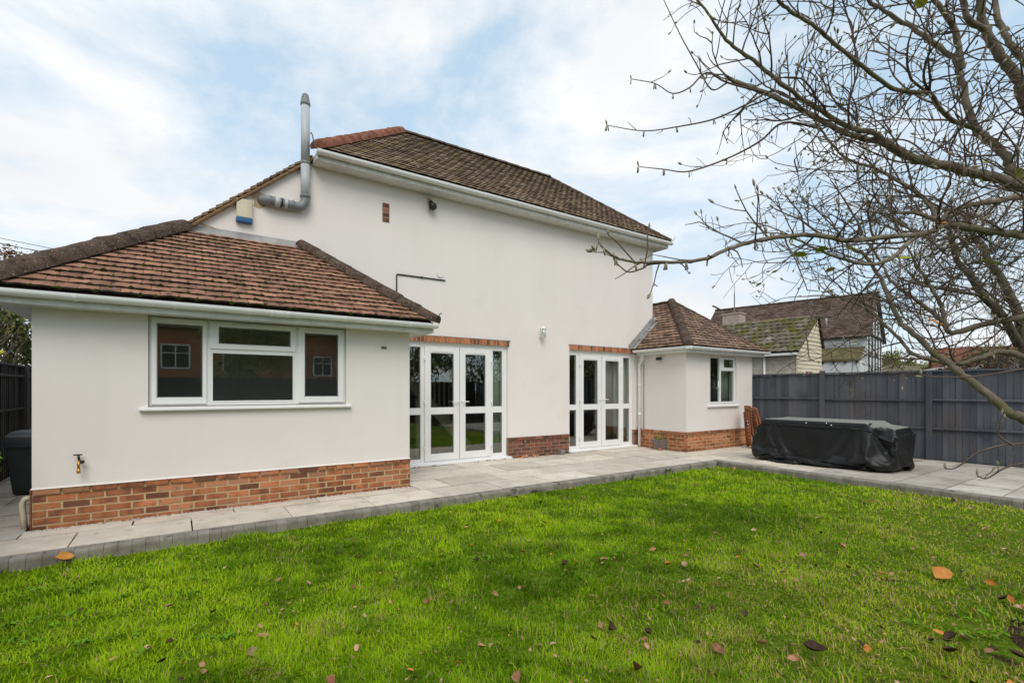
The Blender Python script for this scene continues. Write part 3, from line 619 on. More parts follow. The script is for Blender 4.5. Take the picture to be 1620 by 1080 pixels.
mb = ring(1.514, 2.423, 1.238, 1.835, .018, .045, .085); me = mb.mesh('bead'); link('fixed_light', me, 'pvc', w1); pane(1.533, 2.405, 1.257, 1.816, .062, w1)
MB().box((1.75,.022,2.150),(2.22,.031,2.166)).build('trickle_vent', 'pvc', w1)
me = MB().prism([(-.060,1.155),(.10,1.155),(.10,1.195),(.03,1.195),(-.060,1.180)], 0, .845, 3.115).mesh('sill'); bevel_mesh(me, .004); link('sill', me, 'pvc', w1)
w2 = MB().box((11.48,.26,1.06),(12.55,.264,1.065)).build('window', 'pvc', house)
mb = MB(); ring(11.475, 12.555, 1.06, 2.185, .045, .20, .26, mb); mb.box((11.905,.20,1.105),(11.965,.26,2.14)); mb.box((11.965,.20,1.84),(12.51,.26,1.88)); me = mb.mesh('frame'); bevel_mesh(me, .004); link('frame', me, 'pvc', w2)
sash(11.965, 12.53, 1.85, 2.165, (12.06,12.45,1.925,2.118), .185, w2)
pane(11.52, 11.905, 1.105, 2.14, .225, w2); pane(11.966, 12.51, 1.105, 1.84, .225, w2)
MB().tube([(11.80,.215,1.42),(11.81,.175,1.45),(11.81,.170,1.60)], .010, 6).build('handle', 'pvc', w2)
me = MB().prism([(.105,.985),(.26,.985),(.26,1.055),(.19,1.055),(.105,1.02)], 0, 11.35, 12.62).mesh('sill'); bevel_mesh(me, .004); link('sill', me, 'pvc', w2)
def french(name, u0, u1, z1, lights, leaves, thresh_u):
    """side lights and a pair of glazed leaves; lights/leaves give the glass spans"""
    par = MB().box((u0,1.68,.02),(u1,1.684,.03)).build('french_door', 'pvc', house)
    v0, v1 = 1.60, 1.67; mb = MB(); zt = z1
    ja, jb = leaves[0][0], leaves[1][1]; gt = 2.165
    edges = [u0, lights[0][0], lights[0][1], ja]
    mb.box((u0,v0,.05),(lights[0][0],v1,zt)); mb.box((lights[0][1],v0,.05),(ja,v1,zt)); mb.box((jb,v0,.05),(lights[1][0],v1,zt)); mb.box((lights[1][1],v0,.05),(u1,v1,zt))
    for g in lights:
        mb.box((g[0],v0,.05),(g[1],v1,.125)); mb.box((g[0],v0,.935),(g[1],v1,1.055)); mb.box((g[0],v0,gt),(g[1],v1,zt))
    mb.box((ja,v0,gt+.025),(jb,v1,zt)); mb.box((ja,v0,.05),(jb,v1,.075)); me = mb.mesh('frame'); bevel_mesh(me, .004); link('frame', me, 'pvc', par)
    for g in lights:
        for (a, b) in ((.125,.935),(1.055,gt)):
            pane(g[0]+.002, g[1]-.002, a+.002, b-.002, v0+.03, par); ringo('glazing_bead', g[0], g[1], a, b, .009, v0+.014, v0+.029, par, 'grey_pvc', .001)
    for i, (a, b, g0, g1) in enumerate(leaves):
        mb = MB(); y0, y1 = 1.582, 1.64; zb, zz = .078, 2.188
        mb.box((a+.003,y0,zb),(g0,y1,zz)); mb.box((g1,y0,zb),(b-.003,y1,zz))
        for (c, d) in ((zb,.207),(.935,1.058),(2.067,zz)): mb.box((g0,y0,c),(g1,y1,d))
        me = mb.mesh('door_leaf'); bevel_mesh(me, .004); lf = link('door_leaf', me, 'pvc', par)
        for (c, d) in ((.207,.935),(1.058,2.067)):
            pane(g0+.002, g1-.002, c+.002, d-.002, y0+.026, par); ringo('glazing_bead', g0, g1, c, d, .010, y0+.010, y0+.025, par, 'grey_pvc', .001)
        MB().box((g0+.02,y0-.008,2.095),(g1-.02,y0,2.112)).box((g0+.02,y0-.003,2.083),(g1-.02,y0,2.093)).build('trickle_vent', 'pvc', par)
        hu = b-.035 if i == 0 else a+.035; s = -1 if i == 0 else 1
        hd = MB().box((hu-.013,y0-.008,.96),(hu+.013,y0,1.19)).tube([(hu,y0-.008,1.165),(hu,y0-.05,1.165),(hu+s*.03,y0-.055,1.165),(hu+s*.14,y0-.05,1.162)], .011, 8)
        hd.lathe((hu,y0-.012,1.02), [(.0005,-.008),(.010,-.006),(.010,.006),(.0005,.008)], 8).build('handle', 'pvc', par)
        hx = a if i == 0 else b
        for z in (.3, 1.15, 1.95): MB().tube([(hx,y0-.006,z-.05),(hx,y0-.006,z+.05)], .010, 8).build('hinge', 'pvc', par)
    me = MB().prism([(1.48,.005),(1.68,.005),(1.68,.058),(1.60,.058),(1.48,.035)], 0, thresh_u[0], thresh_u[1]).mesh('threshold'); bevel_mesh(me, .003); link('threshold', me, 'pvc', par)
    return par
french('french_door', 4.502, 6.708, 2.262, [(4.60,4.835),(6.384,6.604)], [(4.905,5.622,5.03,5.502),(5.628,6.335,5.753,6.203)], (4.47,6.775))
french('french_door', 8.347, 10.418, 2.272, [(8.395,8.593),(10.111,10.315)], [(8.69,9.362,8.803,9.241),(9.368,10.03,9.495,9.937)], (8.32,10.50))
# rooms behind the glass
def room(name, u0, u1, v0, v1, z1=2.42):
    r = MB().add([(u0,v0,.04),(u1,v0,.04),(u1,v1,.04),(u0,v1,.04),(u0,v0,z1),(u1,v0,z1),(u1,v1,z1),(u0,v1,z1)], [(4,5,6,7),(1,2,6,5),(2,3,7,6),(3,0,4,7)]).build(name, 'room', house)
    MB().add([(u0,v0,.045),(u1,v0,.045),(u1,v1,.045),(u0,v1,.045)], [(0,1,2,3)]).build('room_floor', 'room_floor', r); return r
room('room', .27, 3.7, .12, 5.5); room('room', 4.2, 10.9, 1.69, 5.55); room('room', 10.95, 13.1, .265, 4.5)
def curtain(u0, u1, z0, z1, v, mat, label, folds=7):
    n = folds*6; vs = []
    for i in range(n+1):
        a = u0+(u1-u0)*i/n; d = .03*math.sin(i/6*2*math.pi)+.01*math.sin(i*1.3); vs += [(a, v+d, z0), (a, v+d*.6, z1)]
    me = MB().add(vs, [(2*i, 2*i+2, 2*i+3, 2*i+1) for i in range(n)], 0, True).mesh('curtain')
    o = link('curtain', me, mat); m = o.modifiers.new('thickness', 'SOLIDIFY'); m.thickness = .004; tag(o, label, 'curtain', 'curtains behind the glazing')
curtain(6.30, 6.72, .08, 2.24, 1.79, 'curtain', 'pale green curtain behind the side light of the door near the kitchen extension')
curtain(9.98, 10.42, .08, 2.24, 1.79, 'curtain', 'pale green curtain behind the side light beside the downpipe')
curtain(9.42, 9.97, .95, 2.24, 1.86, 'curtain_grey', 'grey curtain hanging behind the upper glass of the far french door', 5)
curtain(12.30, 12.56, 1.1, 2.18, .42, 'curtain', 'pale curtain inside the small extension window', 4)
stair = MB().bar((4.55,3.0,3.25),(6.6,3.0,1.05), .05, .07).build('staircase', 'oak', house)
MB().bar((4.55,3.0,2.25),(6.6,3.0,.10), .05, .22).build('stringer', 'oak', stair)
for i in range(17):
    u = 4.6+.117*i; zt = 3.25-(u-4.55)*1.073; MB().box((u-.016,2.985,zt-.95),(u+.016,3.015,zt-.03)).build('baluster', 'oak', stair)
MB().box((5.30,2.9,.05),(5.38,2.98,1.2)).build('newel_post', 'oak', stair)

# ---- fittings on the walls
flue = MB().tube([(2.84,1.46,4.36),(2.84,1.46,4.92)], .070, 16).tube([(2.84,1.46,4.93),(2.84,1.46,5.82)], .066, 16).build('flue_pipe', 'pale_pvc', house)
MB().lathe((2.84,1.46,4.92), [(.072,-.02),(.076,-.018),(.076,.018),(.072,.02)], 16).build('flue_band', 'grey_pvc', flue)
MB().box((2.80,1.50,4.90),(2.88,1.55,4.93)).build('flue_bracket', 'grey_pvc', flue)
pts = [(2.23,1.60,4.235),(2.26,1.49,4.235)]+[(2.30+.0*k,1.46,4.235) for k in range(1)]+[(2.38,1.455,4.232),(2.58,1.455,4.224),(2.70,1.455,4.222)]+[(2.70+.14*math.sin(a),1.46,4.36-.14*math.cos(a)) for a in (math.pi*k/12 for k in range(1,7))]+[(2.84,1.46,4.40)]
MB().tube(pts, .068, 16).build('flue_elbow', 'grey_pvc', flue)
for u, w, m_ in ((2.345,.012,'grey_pvc'),(2.44,.035,'pale_pvc'),(2.56,.022,'pale_pvc'),(2.50,.010,'black'),(2.66,.012,'grey_pvc')):
    MB().tube([(u-w,1.455,4.231),(u+w,1.455,4.229)], .0745, 16).build('flue_band', m_, flue)
MB().lathe((2.84,1.46,4.40), [(.070,-.02),(.080,-.018),(.080,.02),(.070,.022)], 16).build('flue_band', 'grey_pvc', flue)
MB().lathe((2.84,1.46,5.82), [(.067,-.005),(.074,.0),(.074,.05),(.066,.06),(.062,.10),(.045,.17),(.028,.185),(.0,.187)], 16).build('flue_cap', 'grey_pvc', flue)
mb = MB(); vs = []
for k in range(14):
    a = 2*math.pi*k/14; r = .12*(1+.25*math.sin(3*a+.4)+.15*math.sin(5*a)); vs.append((2.21+r*math.cos(a),1.546,4.25+r*1.05*math.sin(a)))
mb.add(vs, [tuple(range(14))]).build('render_patch', 'ochre', house)
MB().add([(1.37,1.546,3.735),(1.43,1.546,3.765),(1.50,1.546,3.745),(1.60,1.546,3.725),(1.66,1.546,3.705),(1.52,1.546,3.705),(1.44,1.546,3.735)], [(0,1,2,3,4,5,6)]).build('render_patch', 'ochre', house)
al = bbox('alarm_box', (1.90,1.47,3.915), (2.105,1.55,4.185), 'cream', house, .01, 2); bbox('alarm_strobe', (1.895,1.462,3.845), (2.11,1.55,3.913), 'blue', al, .012, 2)
lamp = MB().tube([(4.985,1.56,4.80),(4.985,1.49,4.80),(4.99,1.46,4.77)], .028, 10).lathe((5.0,1.44,4.70), [(.0,-.06),(.05,-.055),(.072,-.03),(.075,.02),(.062,.05),(.03,.06),(.0,.06)], 14).build('security_lamp', 'black', house)
MB().lathe((4.985,1.548,4.83), [(.0,-.05),(.04,-.04),(.055,0),(.04,.04),(.0,.05)], 10).build('lamp_mount', 'ochre', lamp)
MB().tube([(4.357,1.535,3.02),(4.357,1.535,3.40),(4.37,1.535,3.412),(4.9,1.535,3.414),(5.30,1.535,3.416)], .011, 6).build('cable', 'black', house)
MB().lathe((4.83,1.53,3.413), [(.015,-.015),(.02,0),(.015,.015)], 8).build('cable_clip', 'black', house)
MB().tube([(5.20,1.548,3.53),(5.20,1.535,3.53)], .07, 16).build('blanking_plate', 'render', house)
lan = MB().lathe((7.54,1.45,2.58), [(.0,-.13),(.012,-.125),(.02,-.10),(.045,-.095),(.055,-.085),(.055,-.078)], 8).lathe((7.54,1.45,2.58), [(.062,.085),(.07,.09),(.045,.12),(.015,.135),(.0,.15)], 8).bar((7.54,1.55,2.56),(7.54,1.47,2.50), .02, .02).box((7.51,1.525,2.50),(7.57,1.55,2.64)).build('wall_lantern', 'pvc', house)
for k in range(6):
    a = 2*math.pi*k/6+.3; MB().tube([(7.54+.052*math.cos(a),1.45+.052*math.sin(a),2.50),(7.54+.062*math.cos(a),1.45+.062*math.sin(a),2.668)], .007, 5).build('lantern_bar', 'pvc', lan)
MB().lathe((7.54,1.45,2.58), [(.045,-.075),(.055,.083)], 12).build('lantern_glass', 'glass', lan)
tap = MB().tube([(.36,.02,.655),(.36,-.05,.655),(.36,-.075,.64),(.36,-.08,.585)], [.014,.013,.014,.012], 10).lathe((.36,-.08,.565), [(.016,-.03),(.018,-.01),(.014,.02)], 10).build('garden_tap', 'brass', house)
MB().tube([(.36,-.045,.66),(.355,-.05,.715)], .010, 8).bar((.315,-.05,.722),(.385,-.05,.722), .014, .012).lathe((.385,-.07,.65), [(.0,-.02),(.02,-.012),(.02,.012),(.0,.02)], 8).build('tap_handle', 'black', tap)
vb = bbox('vent_cover', (3.535,-.012,1.955), (3.62,.0,1.992), 'lead', house, .003); MB().box((3.548,-.016,1.963),(3.572,-.0125,1.985)).box((3.578,-.016,1.966),(3.607,-.0125,1.982)).build('vent_slot', 'black', vb)
fl = bbox('floodlight', (10.44,.78,2.08), (10.50,.90,2.15), 'black', house, .008); MB().box((10.50,.82,2.11),(10.57,.86,2.13)).build('lamp_bracket', 'black', fl)
MB().tube([(-.02,.14,.30),(-.075,.14,.29),(-.095,.14,.25),(-.085,.13,.12),(-.07,.12,-.02)], .026, 12).build('waste_pipe', 'cream', house)

# ================================================================== FENCES
def board_mesh(w, h, mat):
    me = MB().add([(-w/2,0,0),(w/2,0,0),(w/2,.016,0),(-w/2,.008,0),(-w/2,0,h),(w/2,0,h),(w/2,.016,h),(-w/2,.008,h)], [(0,3,2,1),(4,5,6,7),(0,1,5,4),(1,2,6,5),(2,3,7,6),(3,0,4,7)]).mesh('board'); me.materials.append(MAT[mat]); return me
def fence(name, a, b, h, mat, label, posts, rails, bw=.10, proud=(), cap=True, z0=0.0, group='fences', board_limit=None):
    """close-board fence from a to b; the rails and posts stand on the side left of a->b; posts: distances along"""
    a = Vector((*a, 0)); b = Vector((*b, 0)); d = (b-a); Ld = d.length; d.normalize(); n = Vector((-d.y, d.x, 0)); ang = math.atan2(d.y, d.x)
    root = tag(empty(name), label, 'fence', group); bm_ = board_mesh(bw+.012, h-.03, mat)
    k = int(Ld/bw)
    for i in range(k):
        s = (i+.5)*bw
        if board_limit and not (board_limit[0] <= s <= board_limit[1]): continue
        p = a+d*s; o = link('board', bm_, None, root); o.location = (p.x-n.x*.01, p.y-n.y*.01, z0+random.uniform(-.004,.004)); o.rotation_euler = (random.uniform(-.004,.004), random.uniform(-.003,.003), ang)
    if board_limit:
        mb = MB()
        for i in range(k):
            s = (i+.5)*bw
            if board_limit[0] <= s <= board_limit[1]: continue
            p = a+d*s; mb.add([(Matrix.Rotation(ang, 3, 'Z') @ v.co)+Vector((p.x-n.x*.01,p.y-n.y*.01,z0)) for v in bm_.vertices], [tuple(f.vertices) for f in bm_.polygons])
        if mb.v: tag(mb.build('far_boards', mat, root), kind='stuff')
    ps = [0]+list(posts)+[Ld]
    for j, s in enumerate(posts):
        pr = s in proud; w = .095; p = a+d*s+n*(.055 if pr else .045); hh = h+(.05 if pr else 0.0)
        me = MB().box((-w/2,-.045,-.1),(w/2,.045,hh)).mesh('post'); bevel_mesh(me, .006); o = link('post', me, mat, root); o.location = (p.x, p.y, z0); o.rotation_euler = (0, 0, ang)
    for s0, s1 in zip(ps[:-1], ps[1:]):
        for z in rails:
            p = a+d*(s0+.05)+n*.026; q = a+d*(s1-.05)+n*.026; dz = random.uniform(-.012,.012)
            me = MB().bar((p.x,p.y,z0+z+dz),(q.x,q.y,z0+z+random.uniform(-.012,.012)), .05, .04).mesh('rail'); link('rail', me, mat, root)
        if cap:
            p = a+d*(s0+.03)+n*.01; q = a+d*(s1-.03)+n*.01; MB().bar((p.x,p.y,z0+h-.012),(q.x,q.y,z0+h-.012), .085, .03).build('capping', mat, root)
    return root
fa, fb = (14.25,-12.6), (13.35,.25); Lr = math.hypot(fa[0]-fb[0], fa[1]-fb[1])
posts = [Lr-1.66-1.905*k for k in range(6)][::-1]
fence('garden_fence', fa, fb, 1.775, 'fence', 'charcoal stained boarded fence behind the covered barbecue table', posts, (.63, 1.19), .098, proud=(posts[-1],), board_limit=(Lr-8, Lr+1))
fence('garden_fence', (-1.02,9.5), (-1.02,-12.6), 1.80, 'fence_old', 'weathered dark fence along the side alley beside the bin', [.8+1.85*k for k in range(12)], (.35, 1.08, 1.62), .11, proud=(), board_limit=(0, 8))
fence('garden_fence', (-1.0,-12.6), (14.25,-12.6), 1.80, 'fence_old', 'dark fence closing the far end of the lawn, mirrored in the windows', [1.9*k for k in range(1, 8)], (.35, 1.08, 1.62), .11, board_limit=(900, 901))
MB_post = None
bn = tag(empty('post_cap_rail'), None)
bpy.data.objects.remove(bn)

# ================================================================== PATIO THINGS
# covered table: a loose fitted cover dropped over a table by a short cloth simulation
def covered_table():
    c = Vector((11.36,-2.42,0)); ang = R_(-86); LX, LY, HZ = 1.93, 1.02, .80
    tb = MB().box((-LX/2,-LY/2,.05),(LX/2-.22,LY/2,HZ)).box((-LX/2-.15,-.32,.54),(-LX/2+.01,.36,.68)).box((LX/2-.23,-.40,.58),(LX/2+.13,.46,.715)).mesh('table_core'); bevel_mesh(tb, .012, 1); to = link('table_core', tb, 'black')
    fl_ = MB().add([(-4,-4,0),(4,-4,0),(4,4,0),(-4,4,0)], [(0,1,2,3)]).build('sim_floor', 'black')
    for o, th in ((to, .012), (fl_, .01)):
        o.modifiers.new('c', 'COLLISION'); o.collision.thickness_outer = th; o.collision.cloth_friction = 12
    W, D, H, st = LX+.56, LY+.24, 1.02, .040
    vs = {}; V_ = []; Fq = []
    def vid(x, y, z):
        k = (round(x, 4), round(y, 4), round(z, 4))
        if k not in vs: vs[k] = len(V_); V_.append((x+random.uniform(-.003,.003), y+random.uniform(-.003,.003), z))
        return vs[k]
    nx, ny, nz = round(W/st), round(D/st), round(H/st); xs = np.linspace(-W/2, W/2, nx+1); ys = np.linspace(-D/2, D/2, ny+1); zs = np.linspace(HZ+.03, HZ+.03-H, nz+1)+.25
    for i in range(nx):
        for j in range(ny): Fq.append([vid(xs[i],ys[j],zs[0]), vid(xs[i+1],ys[j],zs[0]), vid(xs[i+1],ys[j+1],zs[0]), vid(xs[i],ys[j+1],zs[0])])
    for k in range(nz):
        for i in range(nx):
            for y in (ys[0], ys[-1]): Fq.append([vid(xs[i],y,zs[k]), vid(xs[i+1],y,zs[k]), vid(xs[i+1],y,zs[k+1]), vid(xs[i],y,zs[k+1])])
        for j in range(ny):
            for x in (xs[0], xs[-1]): Fq.append([vid(x,ys[j],zs[k]), vid(x,ys[j+1],zs[k]), vid(x,ys[j+1],zs[k+1]), vid(x,ys[j],zs[k+1])])
    me = bpy.data.meshes.new('cover'); me.from_pydata(V_, [], Fq); me.update()
    o = link('cover_sim', me, 'cover'); cm = o.modifiers.new('cloth', 'CLOTH'); s = cm.settings
    s.quality = 6; s.mass = .35; s.tension_stiffness = 25; s.compression_stiffness = 25; s.shear_stiffness = 12; s.bending_stiffness = .08; s.air_damping = 2.0
    cm.collision_settings.distance_min = .010; cm.collision_settings.use_self_collision = True; cm.collision_settings.self_distance_min = .008; cm.collision_settings.collision_quality = 3
    cm.point_cache.frame_start = 1; cm.point_cache.frame_end = 60
    for f in range(1, 52): scene.frame_set(f)
    dg = bpy.context.evaluated_depsgraph_get(); ev = o.evaluated_get(dg); m2 = bpy.data.meshes.new_from_object(ev)
    scene.frame_set(1)
    for q in (o, to, fl_): bpy.data.objects.remove(q)
    root = tag(empty('covered_table'), 'long garden table under a loose black vinyl cover on the patio', 'covered table')
    root.location = c; root.rotation_euler = (0, 0, ang)
    m2.materials.clear(); m2.materials.append(MAT['cover']); m2.materials.append(MAT['cover_top'])
    m2.polygons.foreach_set('use_smooth', [True]*len(m2.polygons))
    zc = [sum(m2.vertices[v].co.z for v in p.vertices)/len(p.vertices) for p in m2.polygons]
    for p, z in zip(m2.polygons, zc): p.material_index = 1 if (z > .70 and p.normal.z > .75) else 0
    co = link('cover', m2, None, root); sb = co.modifiers.new('smooth', 'SUBSURF'); sb.levels = 1; sb.render_levels = 1
    top = MB().box((-LX/2+.03,-LY/2+.03,HZ-.06),(LX/2-.25,LY/2-.03,HZ-.02)).build('table_top', 'teak', root)
    for sx in (-1, 1):
        for sy in (-1, 1): MB().box((sx*.70-.13,sy*.40-.03,0),(sx*.70-.07,sy*.40+.03,HZ-.06)).build('leg', 'teak', root)
    for (x, y, z) in ((-.20,-.52,.775),(.14,-.535,.79),(.22,-.545,.76)):
        MB().lathe((x,y-.02,z), [(0,-.012),(.009,-.009),(.011,0),(.006,.01),(0,.012)], 7).build('bird_dropping', 'pvc', root)
covered_table()
# folded slatted chairs leaning at the corner
def folded_chair(x, y, rz, lean, label):
    root = tag(empty('folding_chair'), label, 'chair', 'folded chairs at the corner'); root.location = (x, y, 0); root.rotation_euler = (lean, 0, rz)
    for sx in (-.20, .20):
        MB().bar((sx,0,.0),(sx,0,1.0), .045, .022, up=(0,1,0)).build('leg', 'teak', root); MB().bar((sx*.82,.045,.02),(sx*.82,.045,.86), .04, .022, up=(0,1,0)).build('leg', 'teak', root)
    for i in range(6): MB().bar((-.18,.0,.52+.078*i),(.18,.0,.52+.078*i), .016, .055).build('slat', 'teak', root)
    for i in range(5): MB().bar((-.155,.045,.12+.085*i),(.155,.045,.12+.085*i), .016, .06).build('slat', 'teak', root)
    MB().bar((-.20,0,.06),(.20,0,.06), .02, .035).build('stretcher', 'teak', root); MB().bar((-.20,-.005,.985),(.20,-.005,.985), .03, .05).build('top_rail', 'teak', root)
folded_chair(12.55, -.22, R_(48), R_(-5), 'folded wooden slatted chair leaning flat against the small extension corner')
folded_chair(12.60, -.45, R_(62), R_(-16), 'folded wooden slatted chair propped in front of another beside the fence')
# plant pot
pot = tag(empty('plant_pot'), 'square grey pot with a straggly spiky plant below the downpipe', 'plant pot')
pc = Vector((10.47,.80,0))
me = MB().add([(pc.x+sx*w,pc.y+sy*w,z) for z, w in ((.0,.105),(.24,.135),(.24,.115),(.20,.112)) for sx, sy in ((-1,-1),(1,-1),(1,1),(-1,1))],
   [(0,3,2,1)]+[(4*l+i, 4*l+(i+1) % 4, 4*l+4+(i+1) % 4, 4*l+4+i) for l in range(3) for i in range(4)]).mesh('pot'); bevel_mesh(me, .006); link('pot', me, 'terracotta_grey', pot)
MB().add([(pc.x-.113,pc.y-.113,.21),(pc.x+.113,pc.y-.113,.21),(pc.x+.113,pc.y+.113,.21),(pc.x-.113,pc.y+.113,.21)], [(0,1,2,3)]).build('compost', 'soil', pot)
mb = MB(); mb2 = MB()
for i in range(46):
    a = random.uniform(0, 6.28); l = random.uniform(.10,.22); t = random.uniform(.3,1.2); p0 = pc+Vector((random.uniform(-.07,.07),random.uniform(-.07,.07),.21)); dr = Vector((math.cos(a)*math.sin(t),math.sin(a)*math.sin(t),math.cos(t)))
    p1 = p0+dr*l*.6; p2 = p0+dr*l+Vector((0,0,-.02*t)); sd_ = dr.cross(Vector((0,0,1))).normalized()*random.uniform(.004,.008)
    (mb if i % 3 else mb2).add([p0-sd_,p0+sd_,p1+sd_,p1-sd_,p2], [(0,1,2,3),(3,2,4)])
mb.build('leaves', 'foliage_bright', pot); mb2.build('dry_leaves', 'ochre', pot)
o = MB().lathe((10.33,.70,0), [(.02,0),(.04,.015),(.045,.04),(.03,.05),(.0,.05)], 10).build('terracotta_saucer', 'terracotta'); tag(o, 'small orange terracotta piece beside the grey plant pot', 'pot shard')
o = bbox('stone_block', (7.95,1.36,0), (8.07,1.48,.105), 'kerb', None, .012, 2); o.rotation_euler = (0, 0, 0); tag(o, 'small dark stone cube against the brick between the french doors', 'stone')
# wheelie bin
def wheelie(u, v):
    root = tag(empty('wheelie_bin'), 'dark grey wheelie bin with domed lid in the side alley', 'bin'); root.location = (u, v, 0); root.scale = (.78,.78,.70)
    prof = [(.03,.20,.24),(.10,.21,.25),(.55,.25,.29),(.86,.275,.32),(.90,.29,.335),(.93,.29,.335)]; vs = []
    for z, hx, hy in prof:
        for sx, sy in ((-1,-1),(1,-1),(1,1),(-1,1)): vs.append((sx*hx, sy*hy, z))
    me = MB().add(vs, [(0,3,2,1)]+[(4*l+i, 4*l+(i+1) % 4, 4*l+4+(i+1) % 4, 4*l+4+i) for l in range(5) for i in range(4)]+[(20,21,22,23)]).mesh('body'); bevel_mesh(me, .02, 2); link('body', me, 'bin', root)
    vs = []
    for k in range(7):
        t = k/6; hx = .30*(1-.10*t*t); hy = .345*(1-.16*t*t); z = .935+.27*math.sin(t*math.pi/2)*(1 if k < 6 else 1.0)
        if k >= 4: hx *= 1-.28*(k-3)/3; hy *= 1-.28*(k-3)/3
        for sx, sy in ((-1,-1),(1,-1),(1,1),(-1,1)): vs.append((sx*hx, sy*hy+.01, z))
    me = MB().add(vs, [(0,3,2,1)]+[(4*l+i, 4*l+(i+1) % 4, 4*l+4+(i+1) % 4, 4*l+4+i) for l in range(6) for i in range(4)]+[(24,25,26,27)], 0, True).mesh('lid'); bevel_mesh(me, .015, 2); link('lid', me, 'bin', root)
    MB().tube([(-.24,.36,.95),(.24,.36,.95)], .017, 8).build('handle', 'bin', root); MB().box((-.305,-.355,.915),(.305,-.335,.95)).build('lid_lip', 'bin', root)
    for s in (-1, 1): MB().tube([(s*.22,.30,.10),(s*.27,.30,.10)], .10, 16).build('wheel', 'black', root)
wheelie(-.42, 2.42)

# ================================================================== PLANTS
def leaf_cloud(n, centers, radii, size, seed, droop=.3, aspect=.55):
    """many small leaf faces scattered through clumps"""
    r = np.random.default_rng(seed); centers = np.array(centers, float); radii = np.array(radii, float)
    w = radii**2; k = r.choice(len(centers), n, p=w/w.sum()); d = r.normal(size=(n, 3)); d /= np.linalg.norm(d, axis=1)[:, None]
    rad = radii[k]*(r.random(n)**.45)*(.75+.5*r.random(n)); P = centers[k]+d*rad[:, None]*np.array([1, 1, .85])
    nrm = d+r.normal(size=(n, 3))*.8; nrm[:, 2] += .5; nrm /= np.linalg.norm(nrm, axis=1)[:, None]
    t = r.normal(size=(n, 3)); t -= nrm*np.sum(t*nrm, 1)[:, None]; t /= np.linalg.norm(t, axis=1)[:, None]; b = np.cross(nrm, t)
    L_ = size*(.6+.8*r.random(n))[:, None]; W_ = L_*aspect*.5
    V = np.stack([P-t*L_*.5, P+b*W_+nrm*L_*.06, P+t*L_*.5-np.array([0, 0, 1])*L_*droop*.3, P-b*W_+nrm*L_*.06], 1).reshape(-1, 3)
    F = np.arange(4*n).reshape(n, 4); return fast_mesh('crown', V, F, rnd=np.repeat(r.random(n), 4))
def clumps(c, r, n, cr, seed):
    q = random.Random(seed); out_ = []
    while len(out_) < n:
        v = Vector((q.uniform(-1,1), q.uniform(-1,1), q.uniform(-1,1)))
        if .35 < v.length < 1: out_.append((c[0]+v.x*r[0], c[1]+v.y*r[1], c[2]+v.z*r[2]))
    return out_, [cr*q.uniform(.6,1.25) for _ in range(n)]
def bushy(name, label, base, c, r, n, nl, cr, size, mat, seed, cat='tree', group=None, trunk=.08):
    root = tag(empty(name), label, cat, group); cs, rs = clumps(c, r, n, cr, seed)
    link('crown', leaf_cloud(nl, cs, rs, size, seed), mat, root); q = random.Random(seed); mb = MB(); b = Vector(base)
    f = Vector(c)*.55+b*.45; mb.tube([b, b*.5+f*.5+Vector((q.uniform(-.1,.1),q.uniform(-.1,.1),0)), f], [trunk, trunk*.8, trunk*.6], 8)
    for i in range(0, len(cs), 2):
        e = Vector(cs[i]); m = (f+e)*.5+Vector((q.uniform(-.15,.15),q.uniform(-.15,.15),q.uniform(0,.2))); mb.tube([f, m, e], [trunk*.4, trunk*.25, trunk*.08], 5)
    mb.build('trunk', 'bark_dark', root); return root
bushy('evergreen_tree', 'leafy green shrub rising behind the weathered alley fence', (-2.5,7.5,-.1), (-2.3,7.6,2.2), (1.0,1.6,1.35), 40, 14000, .46, .085, 'foliage', 11, group='planting beyond the alley fence')
bushy('evergreen_tree', 'taller evergreen with autumn tints past the alley fence, under the wires', (-3.4,11.5,-.1), (-3.2,11.6,3.3), (1.5,2.2,2.0), 40, 9000, .55, .10, 'foliage', 12, group='planting beyond the alley fence')
bushy('autumn_shrub', 'reddish leaved shrub tips showing above the extension hip', (-2.8,9.6,-.1), (-2.35,9.5,4.25), (.6,.9,.55), 14, 900, .30, .08, 'foliage_red', 13, cat='shrub', trunk=.05)
# straggling bare stems against the fence shrub
mb = MB(); q = random.Random(3)
for i in range(26):
    p = Vector((-1.3-q.random()*.8, 5.0+q.random()*4, 1.6+q.random()*.4)); pts = [p]
    for k in range(5): p = p+Vector((q.uniform(-.05,.12),q.uniform(-.16,.16),q.uniform(.05,.28))); pts.append(p)
    mb.tube(pts, [.012,.011,.009,.007,.005,.003], 5)
o = mb.build('climber_stems', 'twig'); tag(o, 'bare tangled climber stems hanging over the alley fence', 'climber')
o = MB().lathe((-.0,0,0), [(0,-.045),(.03,-.03),(.04,0),(.03,.03),(0,.045)], 10).build('yellow_rose', 'leaf_yellow'); o.location = (-1.28,5.1,2.02); tag(o, 'single yellow flower in the shrub behind the alley fence', 'flower')
sp = tag(empty('leafy_plant'), 'bright green leafy plant poking out at the alley mouth', 'plant'); 
link('leaves', leaf_cloud(60, [(-.56,1.30,.64),(-.56,1.34,.46),(-.66,1.4,.5)], [.09,.08,.12], .10, 5), 'foliage_bright', sp); MB().tube([(-.66,1.4,0),(-.64,1.38,.3),(-.60,1.34,.6)], [.012,.01,.006], 6).build('stem', 'foliage_bright', sp)

